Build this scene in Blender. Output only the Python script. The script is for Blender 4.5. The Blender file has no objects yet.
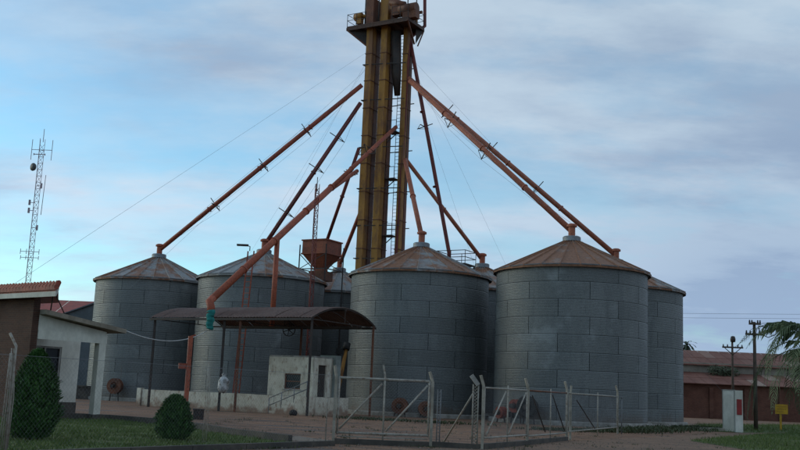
import bpy, math, random
from mathutils import Vector, Matrix
random.seed(7)
R = math.radians
sc = bpy.context.scene
col = sc.collection
# ------------------------------------------------------------------ camera
PITCH, ROLL, EYE, FPX = R(9.51), R(2.4), 1.6, 1000.0
fw = Vector((0, math.cos(PITCH), math.sin(PITCH)))
r0 = Vector((1, 0, 0)); u0 = Vector((0, -math.sin(PITCH), math.cos(PITCH)))
rt = r0*math.cos(ROLL) + u0*math.sin(ROLL)
up = -r0*math.sin(ROLL) + u0*math.cos(ROLL)
CAM = Vector((0, 0, EYE))
cd = bpy.data.cameras.new('camera'); cam = bpy.data.objects.new('camera', cd); col.objects.link(cam)
cd.sensor_width = 36; cd.lens = 45; cd.clip_end = 6000; cd.clip_start = .1
M3 = Matrix((rt, up, -fw)).transposed()
cam.matrix_world = Matrix.Translation(CAM) @ M3.to_4x4()
sc.camera = cam
# ------------------------------------------------------------------ sky and sun
SUN_EL, SUN_AZ = R(18), R(289)      # low, from the left and a little beyond the silos
w = bpy.data.worlds.new('World'); sc.world = w; w.use_nodes = True
nt = w.node_tree; N = nt.nodes; L = nt.links; N.clear()
def wn(t, **k):
    n = N.new(t)
    for a, b in k.items(): setattr(n, a, b)
    return n
out = wn('ShaderNodeOutputWorld'); bg = wn('ShaderNodeBackground'); bg.inputs[1].default_value = .105
sky = wn('ShaderNodeTexSky', sky_type='NISHITA', sun_disc=False, sun_elevation=SUN_EL, sun_rotation=SUN_AZ,
         air_density=1.0, dust_density=.6, ozone_density=2.2)
tc = wn('ShaderNodeTexCoord')
sep = wn('ShaderNodeSeparateXYZ'); L.new(tc.outputs['Generated'], sep.inputs[0])
zz = wn('ShaderNodeMath', operation='ABSOLUTE'); L.new(sep.outputs[2], zz.inputs[0])
za = wn('ShaderNodeMath', operation='ADD'); L.new(zz.outputs[0], za.inputs[0]); za.inputs[1].default_value = .22
dx = wn('ShaderNodeMath', operation='DIVIDE'); L.new(sep.outputs[0], dx.inputs[0]); L.new(za.outputs[0], dx.inputs[1])
dy = wn('ShaderNodeMath', operation='DIVIDE'); L.new(sep.outputs[1], dy.inputs[0]); L.new(za.outputs[0], dy.inputs[1])
cmb = wn('ShaderNodeCombineXYZ'); L.new(dx.outputs[0], cmb.inputs[0]); L.new(dy.outputs[0], cmb.inputs[1])
def noise(scale, det, rough, loc, sx=1, sy=1):
    mp = wn('ShaderNodeMapping'); mp.inputs['Location'].default_value = loc; mp.inputs['Scale'].default_value = (sx, sy, 1)
    L.new(cmb.outputs[0], mp.inputs[0])
    n = wn('ShaderNodeTexNoise'); n.inputs['Scale'].default_value = scale; n.inputs['Detail'].default_value = det; n.inputs['Roughness'].default_value = rough
    L.new(mp.outputs[0], n.inputs['Vector']); return n
def ramp(src, a, b, va=0, vb=1):
    m = wn('ShaderNodeMapRange'); m.interpolation_type = 'SMOOTHSTEP'
    L.new(src, m.inputs[0]); m.inputs[1].default_value = a; m.inputs[2].default_value = b; m.inputs[3].default_value = va; m.inputs[4].default_value = vb
    return m.outputs[0]
def mixc(fac, a, b, mode='MIX'):
    m = wn('ShaderNodeMix', data_type='RGBA', blend_type=mode)
    if hasattr(fac, 'node'): L.new(fac, m.inputs[0])
    else: m.inputs[0].default_value = fac
    for v, i in ((a, 6), (b, 7)):
        if hasattr(v, 'node'): L.new(v, m.inputs[i])
        else: m.inputs[i].default_value = (*v, 1)
    return m.outputs[2]
tint = mixc(1.0, sky.outputs[0], (1.02, 1.42, 1.45), 'MULTIPLY')
n1 = noise(1.0, 7, .58, (3.1, 7.4, 0), 1, 1.1)         # broad veils
n2 = noise(2.1, 8, .60, (1.2, .4, 0), .8, 1.6)         # wisps
n3 = noise(1.3, 8, .58, (8.3, 2.2, 0), .9, 1.5)        # darker bellies
veil = ramp(n1.outputs['Fac'], .36, .66, .16, .85)
# the cloud bank thickens towards the right
bank = ramp(sep.outputs[0], -.30, .40, -.12, .42)
wisp = ramp(n2.outputs['Fac'], .42, .70, 0, .5)
ad = wn('ShaderNodeMath', operation='ADD'); L.new(veil, ad.inputs[0]); L.new(bank, ad.inputs[1])
ad2 = wn('ShaderNodeMath', operation='ADD', use_clamp=True); L.new(ad.outputs[0], ad2.inputs[0]); L.new(wisp, ad2.inputs[1])
dk1 = ramp(n3.outputs['Fac'], .42, .70, 0, .8)
# clouds take their light from the sky around them
bw = wn('ShaderNodeRGBToBW'); L.new(sky.outputs[0], bw.inputs[0])
lum = ramp(bw.outputs[0], 1.0, 5.0, .85, 1.1)
lowz = ramp(sep.outputs[2], .05, .30, 1.0, 0); east = ramp(sep.outputs[0], .02, .36)
lb = wn('ShaderNodeMath', operation='MULTIPLY'); L.new(lowz, lb.inputs[0]); L.new(east, lb.inputs[1])   # slate bank low in the east
dk2 = wn('ShaderNodeMath', operation='ADD', use_clamp=True); L.new(dk1, dk2.inputs[0]); L.new(lb.outputs[0], dk2.inputs[1])
cloud0 = mixc(dk2.outputs[0], (4.5, 5.6, 6.7), (2.45, 3.35, 4.75))
cloud = mixc(1.0, cloud0, lum, 'MULTIPLY')
full = mixc(ad2.outputs[0], tint, cloud)
L.new(full, bg.inputs[0]); L.new(bg.outputs[0], out.inputs[0])
sd = bpy.data.lights.new('sun', 'SUN'); sd.energy = .5; sd.angle = R(22); sd.color = (1, .88, .72)
so = bpy.data.objects.new('sun', sd); col.objects.link(so)
sdir = Vector((math.sin(SUN_AZ)*math.cos(SUN_EL), math.cos(SUN_AZ)*math.cos(SUN_EL), math.sin(SUN_EL)))
so.rotation_euler = sdir.to_track_quat('Z', 'Y').to_euler()
so.location = (-40, -20, 60)
sc.view_settings.view_transform = 'Standard'; sc.view_settings.look = 'None'
sc.view_settings.gamma = 1; sc.view_settings.exposure = 0.27; sc.view_settings.use_curve_mapping = False
sc.render.engine = 'CYCLES'
sc.render.resolution_x, sc.render.resolution_y = 1024, 576

# ------------------------------------------------------------------ pixel to place (photo is 800 x 450)
def ray(x, y): return fw + rt*((x-400)/FPX) - up*((y-225)/FPX)
def P(x, y, Y):
    d = ray(x, y); return CAM + d*(Y/d.y)
def G(x, y, z=0.0):
    d = ray(x, y); return CAM + d*((z-EYE)/d.z)
# plant axes: s runs along the rows of silos (to the right and nearer), n goes away from the camera
SX, SY = math.cos(R(-30)), math.sin(R(-30))
ROW = R(-30)
def sn(s, n, z=0.0): return Vector((SX*s - SY*n, SY*s + SX*n, z))
def on_n(x, y, n):           # where the sight line of a pixel crosses the vertical plane n = const
    d = ray(x, y); k = n/(-SY*d.x + SX*d.y)
    return CAM + d*k
def s_of(p): return SX*p.x + SY*p.y

# ------------------------------------------------------------------ mesh helpers
class MB:
    def __init__(self): self.v = []; self.f = []; self.sm = []
    def add(self, vs, fs, smooth=False):
        b = len(self.v); self.v += [tuple(q) for q in vs]
        for f in fs: self.f.append([b+i for i in f]); self.sm.append(smooth)
        return self
    def box(self, c, size, rz=0.0, rot=None):
        x, y, z = [q/2 for q in size]
        m = rot if rot is not None else Matrix.Rotation(rz, 3, 'Z')
        c = Vector(c)
        vs = [c + m @ Vector(q) for q in ((-x,-y,-z),(x,-y,-z),(x,y,-z),(-x,y,-z),(-x,-y,z),(x,-y,z),(x,y,z),(-x,y,z))]
        return self.add(vs, [(0,3,2,1),(4,5,6,7),(0,1,5,4),(1,2,6,5),(2,3,7,6),(3,0,4,7)])
    def beam(self, a, b, w, h=None):       # square bar from a to b
        a = Vector(a); b = Vector(b); d = (b-a); q = d.to_track_quat('Z', 'Y').to_matrix()
        return self.box((a+b)/2, (w, h or w, d.length), rot=q)
    def tube(self, pts, r, seg=10, caps=True, smooth=True):
        pts = [Vector(p) for p in pts]; rs = r if isinstance(r, (list, tuple)) else [r]*len(pts)
        vs = []; prev = None
        for i, p in enumerate(pts):
            if i == 0: d = pts[1]-p
            elif i == len(pts)-1: d = p-pts[i-1]
            else: d = (pts[i+1]-p).normalized() + (p-pts[i-1]).normalized()
            d.normalize()
            if prev is None:
                h = Vector((0,0,1)) if abs(d.z) < .9 else Vector((1,0,0))
                a = d.cross(h).normalized()
            else: a = (prev - d*prev.dot(d)).normalized()
            prev = a; b = d.cross(a)
            for k in range(seg):
                t = 2*math.pi*k/seg; vs.append(p + (a*math.cos(t)+b*math.sin(t))*rs[i])
        fs = []
        for i in range(len(pts)-1):
            for k in range(seg):
                k2 = (k+1) % seg
                fs.append((i*seg+k, i*seg+k2, (i+1)*seg+k2, (i+1)*seg+k))
        self.add(vs, fs, smooth)
        if caps:
            b = len(self.v)-len(vs)
            self.f.append([b+k for k in reversed(range(seg))]); self.sm.append(False)
            self.f.append([b+(len(pts)-1)*seg+k for k in range(seg)]); self.sm.append(False)
        return self
    def lathe(self, prof, c=(0,0,0), seg=32, smooth=False, axis=None):
        c = Vector(c); q = Matrix.Identity(3) if axis is None else Vector(axis).to_track_quat('Z', 'Y').to_matrix()
        vs = [c + q @ Vector((r*math.cos(2*math.pi*k/seg), r*math.sin(2*math.pi*k/seg), z)) for r, z in prof for k in range(seg)]
        fs = [(i*seg+k, i*seg+(k+1)%seg, (i+1)*seg+(k+1)%seg, (i+1)*seg+k) for i in range(len(prof)-1) for k in range(seg)]
        return self.add(vs, fs, smooth)
    def prism(self, poly, z0, z1):       # polygon in plan pulled up
        n = len(poly)
        vs = [(p[0], p[1], z0) for p in poly] + [(p[0], p[1], z1) for p in poly]
        fs = [tuple(reversed(range(n))), tuple(range(n, 2*n))] + [(i, (i+1)%n, n+(i+1)%n, n+i) for i in range(n)]
        return self.add(vs, fs)
    def mesh(self, name, off=(0,0,0)):
        me = bpy.data.meshes.new(name); o = Vector(off)
        me.from_pydata([tuple(Vector(v)-o) for v in self.v], [], self.f); me.update()
        me.polygons.foreach_set('use_smooth', self.sm)
        return me
def base_of(p):
    v = Vector((0,0,0))
    while p is not None: v += p.location; p = p.parent
    return v
def build(mb, name, mat, parent=None, off=None):
    me = mb.mesh(name, off if off is not None else base_of(parent))
    o = bpy.data.objects.new(name, me); me.materials.append(mat); col.objects.link(o); o.parent = parent
    if off is not None and parent is None: o.location = off
    return o
def piece(me, name, parent, loc=(0,0,0), rz=0.0, color=None):
    o = bpy.data.objects.new(name, me); col.objects.link(o); o.parent = parent
    o.location = loc; o.rotation_euler = (0, 0, rz)
    if color: o.color = color
    return o
def tag(o, label=None, cat=None, group=None, kind=None):
    if label: o['label'] = label
    if cat: o['category'] = cat
    if group: o['group'] = group
    if kind: o['kind'] = kind
    return o
def thing(name, loc, label, cat, group=None):
    o = bpy.data.objects.new(name, None); col.objects.link(o); o.location = loc; o.empty_display_size = .3
    return tag(o, label, cat, group)

# ------------------------------------------------------------------ materials
class NT:
    def __init__(self, name, rough=.7, metal=0.0, spec=.3):
        self.m = bpy.data.materials.new(name); self.m.use_nodes = True
        self.t = self.m.node_tree; self.b = self.t.nodes['Principled BSDF']
        self.b.inputs['Roughness'].default_value = rough; self.b.inputs['Metallic'].default_value = metal
        self.b.inputs['Specular IOR Level'].default_value = spec
        self.c = self.n('ShaderNodeTexCoord')
    def n(self, t, **k):
        q = self.t.nodes.new(t)
        for a, b in k.items(): setattr(q, a, b)
        return q
    def l(self, a, b): self.t.links.new(a, b)
    def noise(self, scale, det=5, rough=.55, vec='Object', s=(1,1,1), loc=(0,0,0)):
        mp = self.n('ShaderNodeMapping'); mp.inputs['Scale'].default_value = s; mp.inputs['Location'].default_value = loc
        self.l(self.vec(vec), mp.inputs[0])
        q = self.n('ShaderNodeTexNoise'); q.inputs['Scale'].default_value = scale; q.inputs['Detail'].default_value = det; q.inputs['Roughness'].default_value = rough
        self.l(mp.outputs[0], q.inputs['Vector']); return q.outputs['Fac']
    def vec(self, v):
        if v == 'World':
            g = self.n('ShaderNodeNewGeometry'); return g.outputs['Position']
        return self.c.outputs[v]
    def rng(self, src, a, b, va=0, vb=1):
        q = self.n('ShaderNodeMapRange'); q.interpolation_type = 'SMOOTHSTEP'
        self.l(src, q.inputs[0])
        for i, v in zip((1,2,3,4), (a,b,va,vb)): q.inputs[i].default_value = v
        return q.outputs[0]
    def mix(self, fac, a, b, mode='MIX'):
        q = self.n('ShaderNodeMix', data_type='RGBA', blend_type=mode)
        if isinstance(fac, (int, float)): q.inputs[0].default_value = fac
        else: self.l(fac, q.inputs[0])
        for v, i in ((a,6),(b,7)):
            if isinstance(v, tuple): q.inputs[i].default_value = (*v, 1)
            else: self.l(v, q.inputs[i])
        return q.outputs[2]
    def math(self, op, a, b, clamp=False):
        q = self.n('ShaderNodeMath', operation=op, use_clamp=clamp)
        for v, i in ((a,0),(b,1)):
            if isinstance(v, (int, float)): q.inputs[i].default_value = v
            else: self.l(v, q.inputs[i])
        return q.outputs[0]
    def info(self):
        return self.n('ShaderNodeObjectInfo')
    def colour(self, c): self.l(c, self.b.inputs['Base Color'])
    def bump(self, h, dist=.02, strength=.6):
        q = self.n('ShaderNodeBump'); q.inputs['Distance'].default_value = dist; q.inputs['Strength'].default_value = strength
        self.l(h, q.inputs['Height']); self.l(q.outputs[0], self.b.inputs['Normal'])
def plain(name, c, c2=None, scale=3, rough=.7, metal=0.0, vec='Object', bump=.0, s=(1,1,1), lo=.35, hi=.65, spec=.3):
    t = NT(name, rough, metal, spec); c2 = c2 or tuple(q*.6 for q in c)
    n = t.noise(scale, 6, .6, vec, s)
    fine = t.noise(scale*7, 4, .6, vec, s)
    k = t.mix(t.rng(n, lo, hi), c, c2)
    k = t.mix(t.rng(fine, .35, .7, 0, .35), k, tuple(q*.55 for q in c))
    t.colour(k)
    if bump: t.bump(fine, bump)
    return t.m
def m_galv():
    t = NT('weathered_galvanised', .55, .25, .4); inf = t.info()
    n = t.noise(.45, 6, .6, 'World', (1,1,.5)); st = t.noise(2.2, 5, .65, 'World', (1,1,.12)); f = t.noise(9, 5, .6, 'World')
    k = t.mix(t.rng(n, .3, .7), (.120,.131,.131), (.168,.178,.174))
    k = t.mix(t.rng(st, .48, .72, 0, .55), k, (.078,.086,.088))
    k = t.mix(t.rng(f, .42, .72, 0, .55), k, (.215,.23,.23))
    k = t.mix(t.rng(inf.outputs['Random'], .15, .9, 0, .5), k, (.092,.099,.098))
    k = t.mix(t.rng(inf.outputs['Random'], .86, .97, 0, .35), k, (.22,.235,.235))
    sf = t.noise(26, 4, .7, 'World', (1,1,.6)); k = t.mix(t.rng(sf, .48, .64, 0, .62), k, (.058,.062,.060)); s2 = t.noise(19, 3, .7, 'World', loc=(3,8,5)); k = t.mix(t.rng(s2, .56, .70, 0, .5), k, (.27,.275,.26))
    # pale zinc bloom patches
    b = t.noise(.45, 4, .6, 'World', loc=(4,9,2))
    k = t.mix(t.rng(b, .60, .74, 0, .5), k, (.27,.29,.29))
    # thin rust runs and mud splashed at the foot
    rr = t.noise(3.2, 5, .6, 'World', (1,1,.05), (7,1,3)); rm = t.noise(.5, 3, .5, 'World', loc=(2,6,1))
    k = t.mix(t.math('MULTIPLY', t.rng(rr, .64, .74), t.rng(rm, .5, .65, 0, .6)), k, (.14,.085,.055))
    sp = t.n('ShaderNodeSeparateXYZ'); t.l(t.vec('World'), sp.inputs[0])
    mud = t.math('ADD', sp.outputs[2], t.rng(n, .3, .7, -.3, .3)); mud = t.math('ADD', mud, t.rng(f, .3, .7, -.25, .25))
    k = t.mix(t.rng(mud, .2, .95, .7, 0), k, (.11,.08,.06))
    t.colour(k); t.l(t.rng(f, .3, .7, .45, .68), t.b.inputs['Roughness'])
    return t.m
def m_roof():
    t = NT('rusting_roof_sheet', .6, .15, .35); inf = t.info()
    sp = t.n('ShaderNodeSeparateColor'); t.l(inf.outputs['Color'], sp.inputs[0])
    n = t.noise(.9, 6, .62, 'World'); f = t.noise(6, 5, .6, 'World')
    r = t.math('ADD', sp.outputs[0], t.rng(n, .25, .75, -.45, .45), True)
    g = t.mix(t.rng(f, .3, .7), (.27,.27,.26), (.19,.195,.195))
    ru = t.mix(t.rng(f, .3, .7), (.25,.118,.062), (.16,.074,.04))
    k = t.mix(t.rng(r, .2, .8), g, ru)
    t.colour(k); t.bump(f, .01, .3)
    return t.m
def m_ochre():
    t = NT('ochre_tower_paint', .6, 0, .35)
    n = t.noise(1.1, 6, .65, 'World', (1,1,.28)); f = t.noise(8, 5, .65, 'World', (1,1,.4)); g = t.noise(.35, 3, .5, 'World')
    k = t.mix(t.rng(g, .3, .7), (.37,.175,.024), (.26,.12,.022))
    k = t.mix(t.rng(n, .42, .62, 0, .85), k, (.15,.062,.024))
    k = t.mix(t.rng(f, .52, .75, 0, .7), k, (.10,.05,.03))
    t.colour(k); t.bump(f, .01, .3)
    return t.m
def m_paint(name, c, c2, c3, scale=1.0):
    t = NT(name, .6, 0, .3)
    n = t.noise(scale, 6, .65, 'World'); f = t.noise(scale*8, 4, .6, 'World')
    k = t.mix(t.rng(n, .35, .65), c, c2)
    k = t.mix(t.rng(f, .48, .70, 0, .75), k, c3)
    st = t.noise(scale*4, 5, .65, 'World', (1,1,.25), (3,5,8)); k = t.mix(t.rng(st, .56, .7, 0, .6), k, tuple(q*.55 for q in c2))
    t.colour(k); t.bump(f, .008, .3); return t.m
def m_whitewash():
    t = NT('stained_whitewash', .85, 0, .2)
    n = t.noise(1.2, 7, .65, 'World'); f = t.noise(6, 6, .65, 'World', (1,1,.5)); g = t.noise(2.4, 4, .6, 'World', (1,1,.2))
    sp = t.n('ShaderNodeSeparateXYZ'); t.l(t.vec('World'), sp.inputs[0])
    k = t.mix(t.rng(n, .35, .65), (.62,.575,.475), (.48,.43,.34))
    k = t.mix(t.rng(f, .5, .72, 0, .75), k, (.23,.13,.085))
    k = t.mix(t.rng(g, .55, .75, 0, .6), k, (.13,.115,.10))
    # splashed mud along the foot
    mud = t.math('ADD', sp.outputs[2], t.rng(n, .3, .7, -.35, .35))
    k = t.mix(t.rng(mud, 0, .55, .85, 0), k, (.20,.105,.065))
    t.colour(k); t.bump(f, .015, .4); return t.m
def m_dirt():
    t = NT('trodden_red_dirt', .85, 0, .25)
    a = t.noise(.16, 6, .6, 'World', (1,1.6,1)); b = t.noise(1.3, 7, .65, 'World'); c = t.noise(14, 6, .7, 'World'); w_ = t.noise(.22, 4, .5, 'World', (.7,2.2,1), (5,3,0))
    k = t.mix(t.rng(a, .32, .68), (.24,.122,.068), (.16,.086,.052))
    k = t.mix(t.rng(b, .35, .7, 0, .6), k, (.30,.18,.115))
    k = t.mix(t.rng(c, .4, .7, 0, .5), k, (.068,.044,.032))
    wet = t.rng(w_, .56, .66)
    k = t.mix(wet, k, (.055,.036,.027))
    mp = t.n('ShaderNodeMapping'); mp.inputs['Rotation'].default_value = (0, 0, R(31)); t.l(t.vec('World'), mp.inputs[0])
    wv = t.n('ShaderNodeTexWave'); wv.bands_direction = 'Y'; wv.inputs['Scale'].default_value = .17; wv.inputs['Distortion'].default_value = 3.5; wv.inputs['Detail'].default_value = 3; wv.inputs['Detail Scale'].default_value = .6
    t.l(mp.outputs[0], wv.inputs['Vector'])
    rut = t.math('MULTIPLY', t.rng(wv.outputs['Fac'], .72, .95), t.rng(a, .4, .6, .25, .8))
    k = t.mix(rut, k, (.082,.052,.038))
    t.colour(k); t.l(t.rng(wet, 0, 1, .88, .42), t.b.inputs['Roughness'])
    t.bump(t.math('ADD', b, c), .04, .5); return t.m
def m_soil(name, a_, b_, c_):
    t = NT(name, .9, 0, .2)
    a = t.noise(.5, 6, .6, 'World'); c = t.noise(9, 6, .7, 'World')
    k = t.mix(t.rng(a, .35, .65), a_, b_); k = t.mix(t.rng(c, .4, .7, 0, .6), k, c_)
    t.colour(k); t.bump(c, .04, .5); return t.m
def m_leaf(name, a_, b_, trans=.15):
    t = NT(name, .6, 0, .3); g = t.n('ShaderNodeNewGeometry')
    k = t.mix(g.outputs['Random Per Island'], a_, b_)
    n = t.noise(1.5, 4, .6, 'World'); k = t.mix(t.rng(n, .3, .7, 0, .5), k, tuple(q*.55 for q in a_))
    t.colour(k)
    return t.m
def m_brick(name, a_, b_, mortar, sx=1.0, rz=0.0, bw=.26, bh=.075):
    t = NT(name, .85, 0, .2)
    mp = t.n('ShaderNodeMapping'); t.l(t.c.outputs['Object'], mp.inputs[0])
    mp.inputs['Rotation'].default_value = (R(90), 0, 0)
    rot = t.n('ShaderNodeMapping'); rot.inputs['Rotation'].default_value = (0, 0, rz); t.l(t.c.outputs['Object'], rot.inputs[0])
    sp = t.n('ShaderNodeSeparateXYZ'); t.l(rot.outputs[0], sp.inputs[0])
    cb = t.n('ShaderNodeCombineXYZ'); t.l(sp.outputs[0], cb.inputs[0]); t.l(sp.outputs[2], cb.inputs[1])
    br = t.n('ShaderNodeTexBrick'); t.l(cb.outputs[0], br.inputs['Vector'])
    br.inputs['Scale'].default_value = 1; br.inputs['Brick Width'].default_value = bw; br.inputs['Row Height'].default_value = bh
    br.inputs['Mortar Size'].default_value = .008; br.inputs['Color1'].default_value = (*a_, 1); br.inputs['Color2'].default_value = (*b_, 1); br.inputs['Mortar'].default_value = (*mortar, 1)
    n = t.noise(.7, 6, .6, 'World'); f = t.noise(7, 5, .6, 'World')
    k = t.mix(t.rng(n, .4, .7, 0, .55), br.outputs['Color'], tuple(q*.45 for q in a_))
    k = t.mix(t.rng(f, .5, .75, 0, .4), k, tuple(q*.6 for q in b_))
    t.colour(k); t.bump(t.math('SUBTRACT', 1.0, br.outputs['Fac']), .012, .7); return t.m

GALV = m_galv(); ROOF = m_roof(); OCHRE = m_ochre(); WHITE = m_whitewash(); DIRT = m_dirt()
CORE = plain('seam_shadow_steel', (.05,.056,.058), (.035,.038,.04), 2)
EAVE = plain('dark_eave_steel', (.10,.11,.115), (.06,.06,.06), 2, .6, .2)
CAPM = plain('zinc_cap', (.25,.27,.29), (.15,.16,.17), 2, .5, .4)
ORANGE = m_paint('orange_red_spout_paint', (.37,.092,.045), (.27,.072,.042), (.12,.048,.03), 1.3)
SALMON = m_paint('faded_salmon_spout_paint', (.38,.12,.066), (.29,.092,.055), (.14,.058,.036), 1.3)
MAROON = m_paint('maroon_spout_paint', (.17,.035,.028), (.12,.028,.025), (.07,.025,.02), .9)
BRICKRED = m_paint('brown_red_spout_paint', (.34,.082,.045), (.26,.066,.04), (.12,.045,.03), .9)
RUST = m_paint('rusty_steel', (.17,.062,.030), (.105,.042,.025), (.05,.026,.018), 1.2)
DARKST = m_paint('dark_grimy_steel', (.05,.04,.035), (.03,.027,.025), (.09,.045,.03), 1.2)
STEEL = plain('dull_steel_wire', (.22,.23,.24), (.14,.14,.14), 2, .5, .3)
PALE = m_paint('pale_rusting_pipe', (.34,.32,.275), (.24,.22,.185), (.15,.085,.05), 1.8)
CONC = plain('cast_concrete', (.36,.34,.31), (.20,.19,.165), 2.2, .9, 0, 'World', .01)
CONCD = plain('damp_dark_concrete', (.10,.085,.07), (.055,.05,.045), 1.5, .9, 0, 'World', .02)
TEAL = plain('teal_canvas', (.02,.21,.19), (.015,.13,.12), 3, .85)
YELLOW = plain('yellow_paint', (.52,.29,.015), (.38,.20,.015), 3, .6)
BLACKR = plain('black_rubber', (.018,.018,.018), (.03,.027,.025), 4, .8)
REDF = m_paint('red_fan_paint', (.26,.05,.03), (.22,.045,.03), (.10,.04,.03), 2)
WPAINT = plain('old_white_paint', (.64,.62,.54), (.50,.475,.40), .8, .8, 0, 'World', .004, (1,1,.6))
GLASS = plain('dark_window_glass', (.012,.016,.02), (.02,.025,.03), 1, .22, 0, spec=.25)
SHEDROOF = m_paint('rusted_corrugated_roof', (.10,.052,.038), (.145,.09,.07), (.05,.03,.024), .5)
FARROOF = None
TILE = m_paint('red_clay_tile', (.36,.085,.055), (.26,.065,.045), (.12,.045,.035), 1.4)
BRICK = m_brick('old_brick', (.105,.048,.033), (.07,.034,.026), (.10,.08,.066), rz=R(39))
FARBRICK = m_brick('warehouse_brick', (.165,.066,.044), (.12,.052,.036), (.14,.085,.062), bw=.3, bh=.1)
GREYM = plain('grey_shed_sheet', (.115,.135,.15), (.085,.10,.11), .6, .6, .2, 'World')
GRASSM = m_leaf('grass_blade', (.065,.115,.022), (.125,.155,.036))
SOILG = m_soil('lawn_soil', (.065,.095,.026), (.09,.105,.036), (.075,.058,.034))
THUJA = m_leaf('thuja_leaf', (.022,.075,.016), (.07,.155,.036))
PALM = m_leaf('palm_leaflet', (.055,.085,.035), (.115,.145,.07))
DPALM = m_leaf('dark_palm_leaf', (.03,.045,.025), (.05,.07,.04))
WEED = m_leaf('weed_leaf', (.04,.06,.025), (.085,.09,.045))
WOOD = plain('weathered_pole_wood', (.10,.07,.05), (.06,.045,.035), 2, .85, 0, 'World')
ROADM = m_soil('packed_grey_road', (.22,.135,.09), (.16,.102,.07), (.095,.066,.048))
PATHM = m_soil('worn_concrete_path', (.22,.175,.135), (.16,.125,.10), (.10,.08,.064))

# ------------------------------------------------------------------ ground
def sheet(name, pts, z, mat, sub=None):
    mb = MB(); mb.add([(p[0], p[1], z) for p in pts], [tuple(range(len(pts)))])
    return tag(build(mb, name, mat), kind='structure')
gm = MB()
nx = 40
gm.add([(-2500,-300,0),(2500,-300,0),(2500,4000,0),(-2500,4000,0)], [(0,1,2,3)])
tag(build(gm, 'ground', DIRT), kind='structure')
# fence line goes from the gate post towards the lower left
F0 = G(333, 445.8); FD = G(180, 452.0) - F0; FD.normalize()
lawn_edge = [G(30,417.5), G(62,418.5), G(110,420.5), G(153,424), G(190,428.5), G(235,436), G(290,443)]
lawn_pts = [(-26,47)] + [(p.x, p.y) for p in lawn_edge] + [tuple((F0+FD*.9).xy), tuple((F0+FD*22).xy), (-26,14)]
sheet('lawn', lawn_pts, .004, SOILG)
# dark strip of earth kerb edging the lawn, then a pale path
ke = MB()
for a, b in zip(lawn_edge[:-1], lawn_edge[1:]):
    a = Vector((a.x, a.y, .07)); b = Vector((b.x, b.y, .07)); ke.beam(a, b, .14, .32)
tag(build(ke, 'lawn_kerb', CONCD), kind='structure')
path = [G(196,427.5), G(240,431), G(300,436.5), G(330,440.5), G(322,443.5), G(292,441), G(238,434)]
sheet('path', [(p.x, p.y) for p in path], .008, PATHM)
road = [G(432,448), G(480,444), G(560,441.5), G(640,438), G(690,435.5), G(745,432.5), G(800,430.5), G(860,429), G(900,440), G(900,520), G(400,520)]
sheet('road', [(p.x, p.y) for p in road], .004, ROADM)
verge = [G(690,441), G(720,437.5), G(770,434), G(830,431), G(900,431), G(900,475), G(800,457), G(745,450)]
sheet('grass_verge', [(p.x, p.y) for p in verge], .012, SOILG)
back_verge = [G(672,430), G(700,424.5), G(900,426), G(900,431.5), G(745,433)]
sheet('back_verge', [(p.x, p.y) for p in back_verge], .016, SOILG)

def inside(p, poly):
    c = False; j = len(poly)-1
    for i in range(len(poly)):
        a, b = poly[i], poly[j]
        if (a[1] > p[1]) != (b[1] > p[1]) and p[0] < (b[0]-a[0])*(p[1]-a[1])/(b[1]-a[1])+a[0]: c = not c
        j = i
    return c
def grass(name, poly, count, h, label, mat=GRASSM, near=None):
    xs = [p[0] for p in poly]; ys = [p[1] for p in poly]
    mb = MB(); k = 0; tries = 0
    while k < count and tries < count*12:
        tries += 1
        x = random.uniform(min(xs), max(xs)); y = random.uniform(min(ys), max(ys))
        if not inside((x+random.gauss(0,.12), y+random.gauss(0,.12)), poly): continue
        pn = math.sin(x*1.7+2*math.sin(y*.9))*math.sin(y*1.3+1.5*math.sin(x*.7+1))
        if pn > .45 and random.random() < .75: continue
        if near and not near(x, y): continue
        k += 1
        a = random.uniform(0, 6.283); hh = h*random.uniform(.4, 1.25)*(1.25 if pn < -.4 else 1)*(2.2 if random.random() < .012 else 1); wd = random.uniform(.008, .018)
        dx_, dy_ = math.cos(a)*wd, math.sin(a)*wd; lx, ly = random.gauss(0, .4)*hh, random.gauss(0, .4)*hh
        mb.add([(x-dx_, y-dy_, 0), (x+dx_, y+dy_, 0), (x+lx, y+ly, hh)], [(0,1,2)])
    return tag(build(mb, name, mat), label, 'grass', kind='stuff')
grass('lawn_grass', lawn_pts, 60000, .085, 'short green lawn grass in front of the brick house', near=lambda x, y: y > 22 and x > -19)
grass('verge_grass', [(p.x, p.y) for p in verge], 26000, .13, 'green grass on the verge at the right roadside')
grass('back_verge_grass', [(p.x, p.y) for p in back_verge], 14000, .22, 'rough grass below the far brick warehouse')

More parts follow.
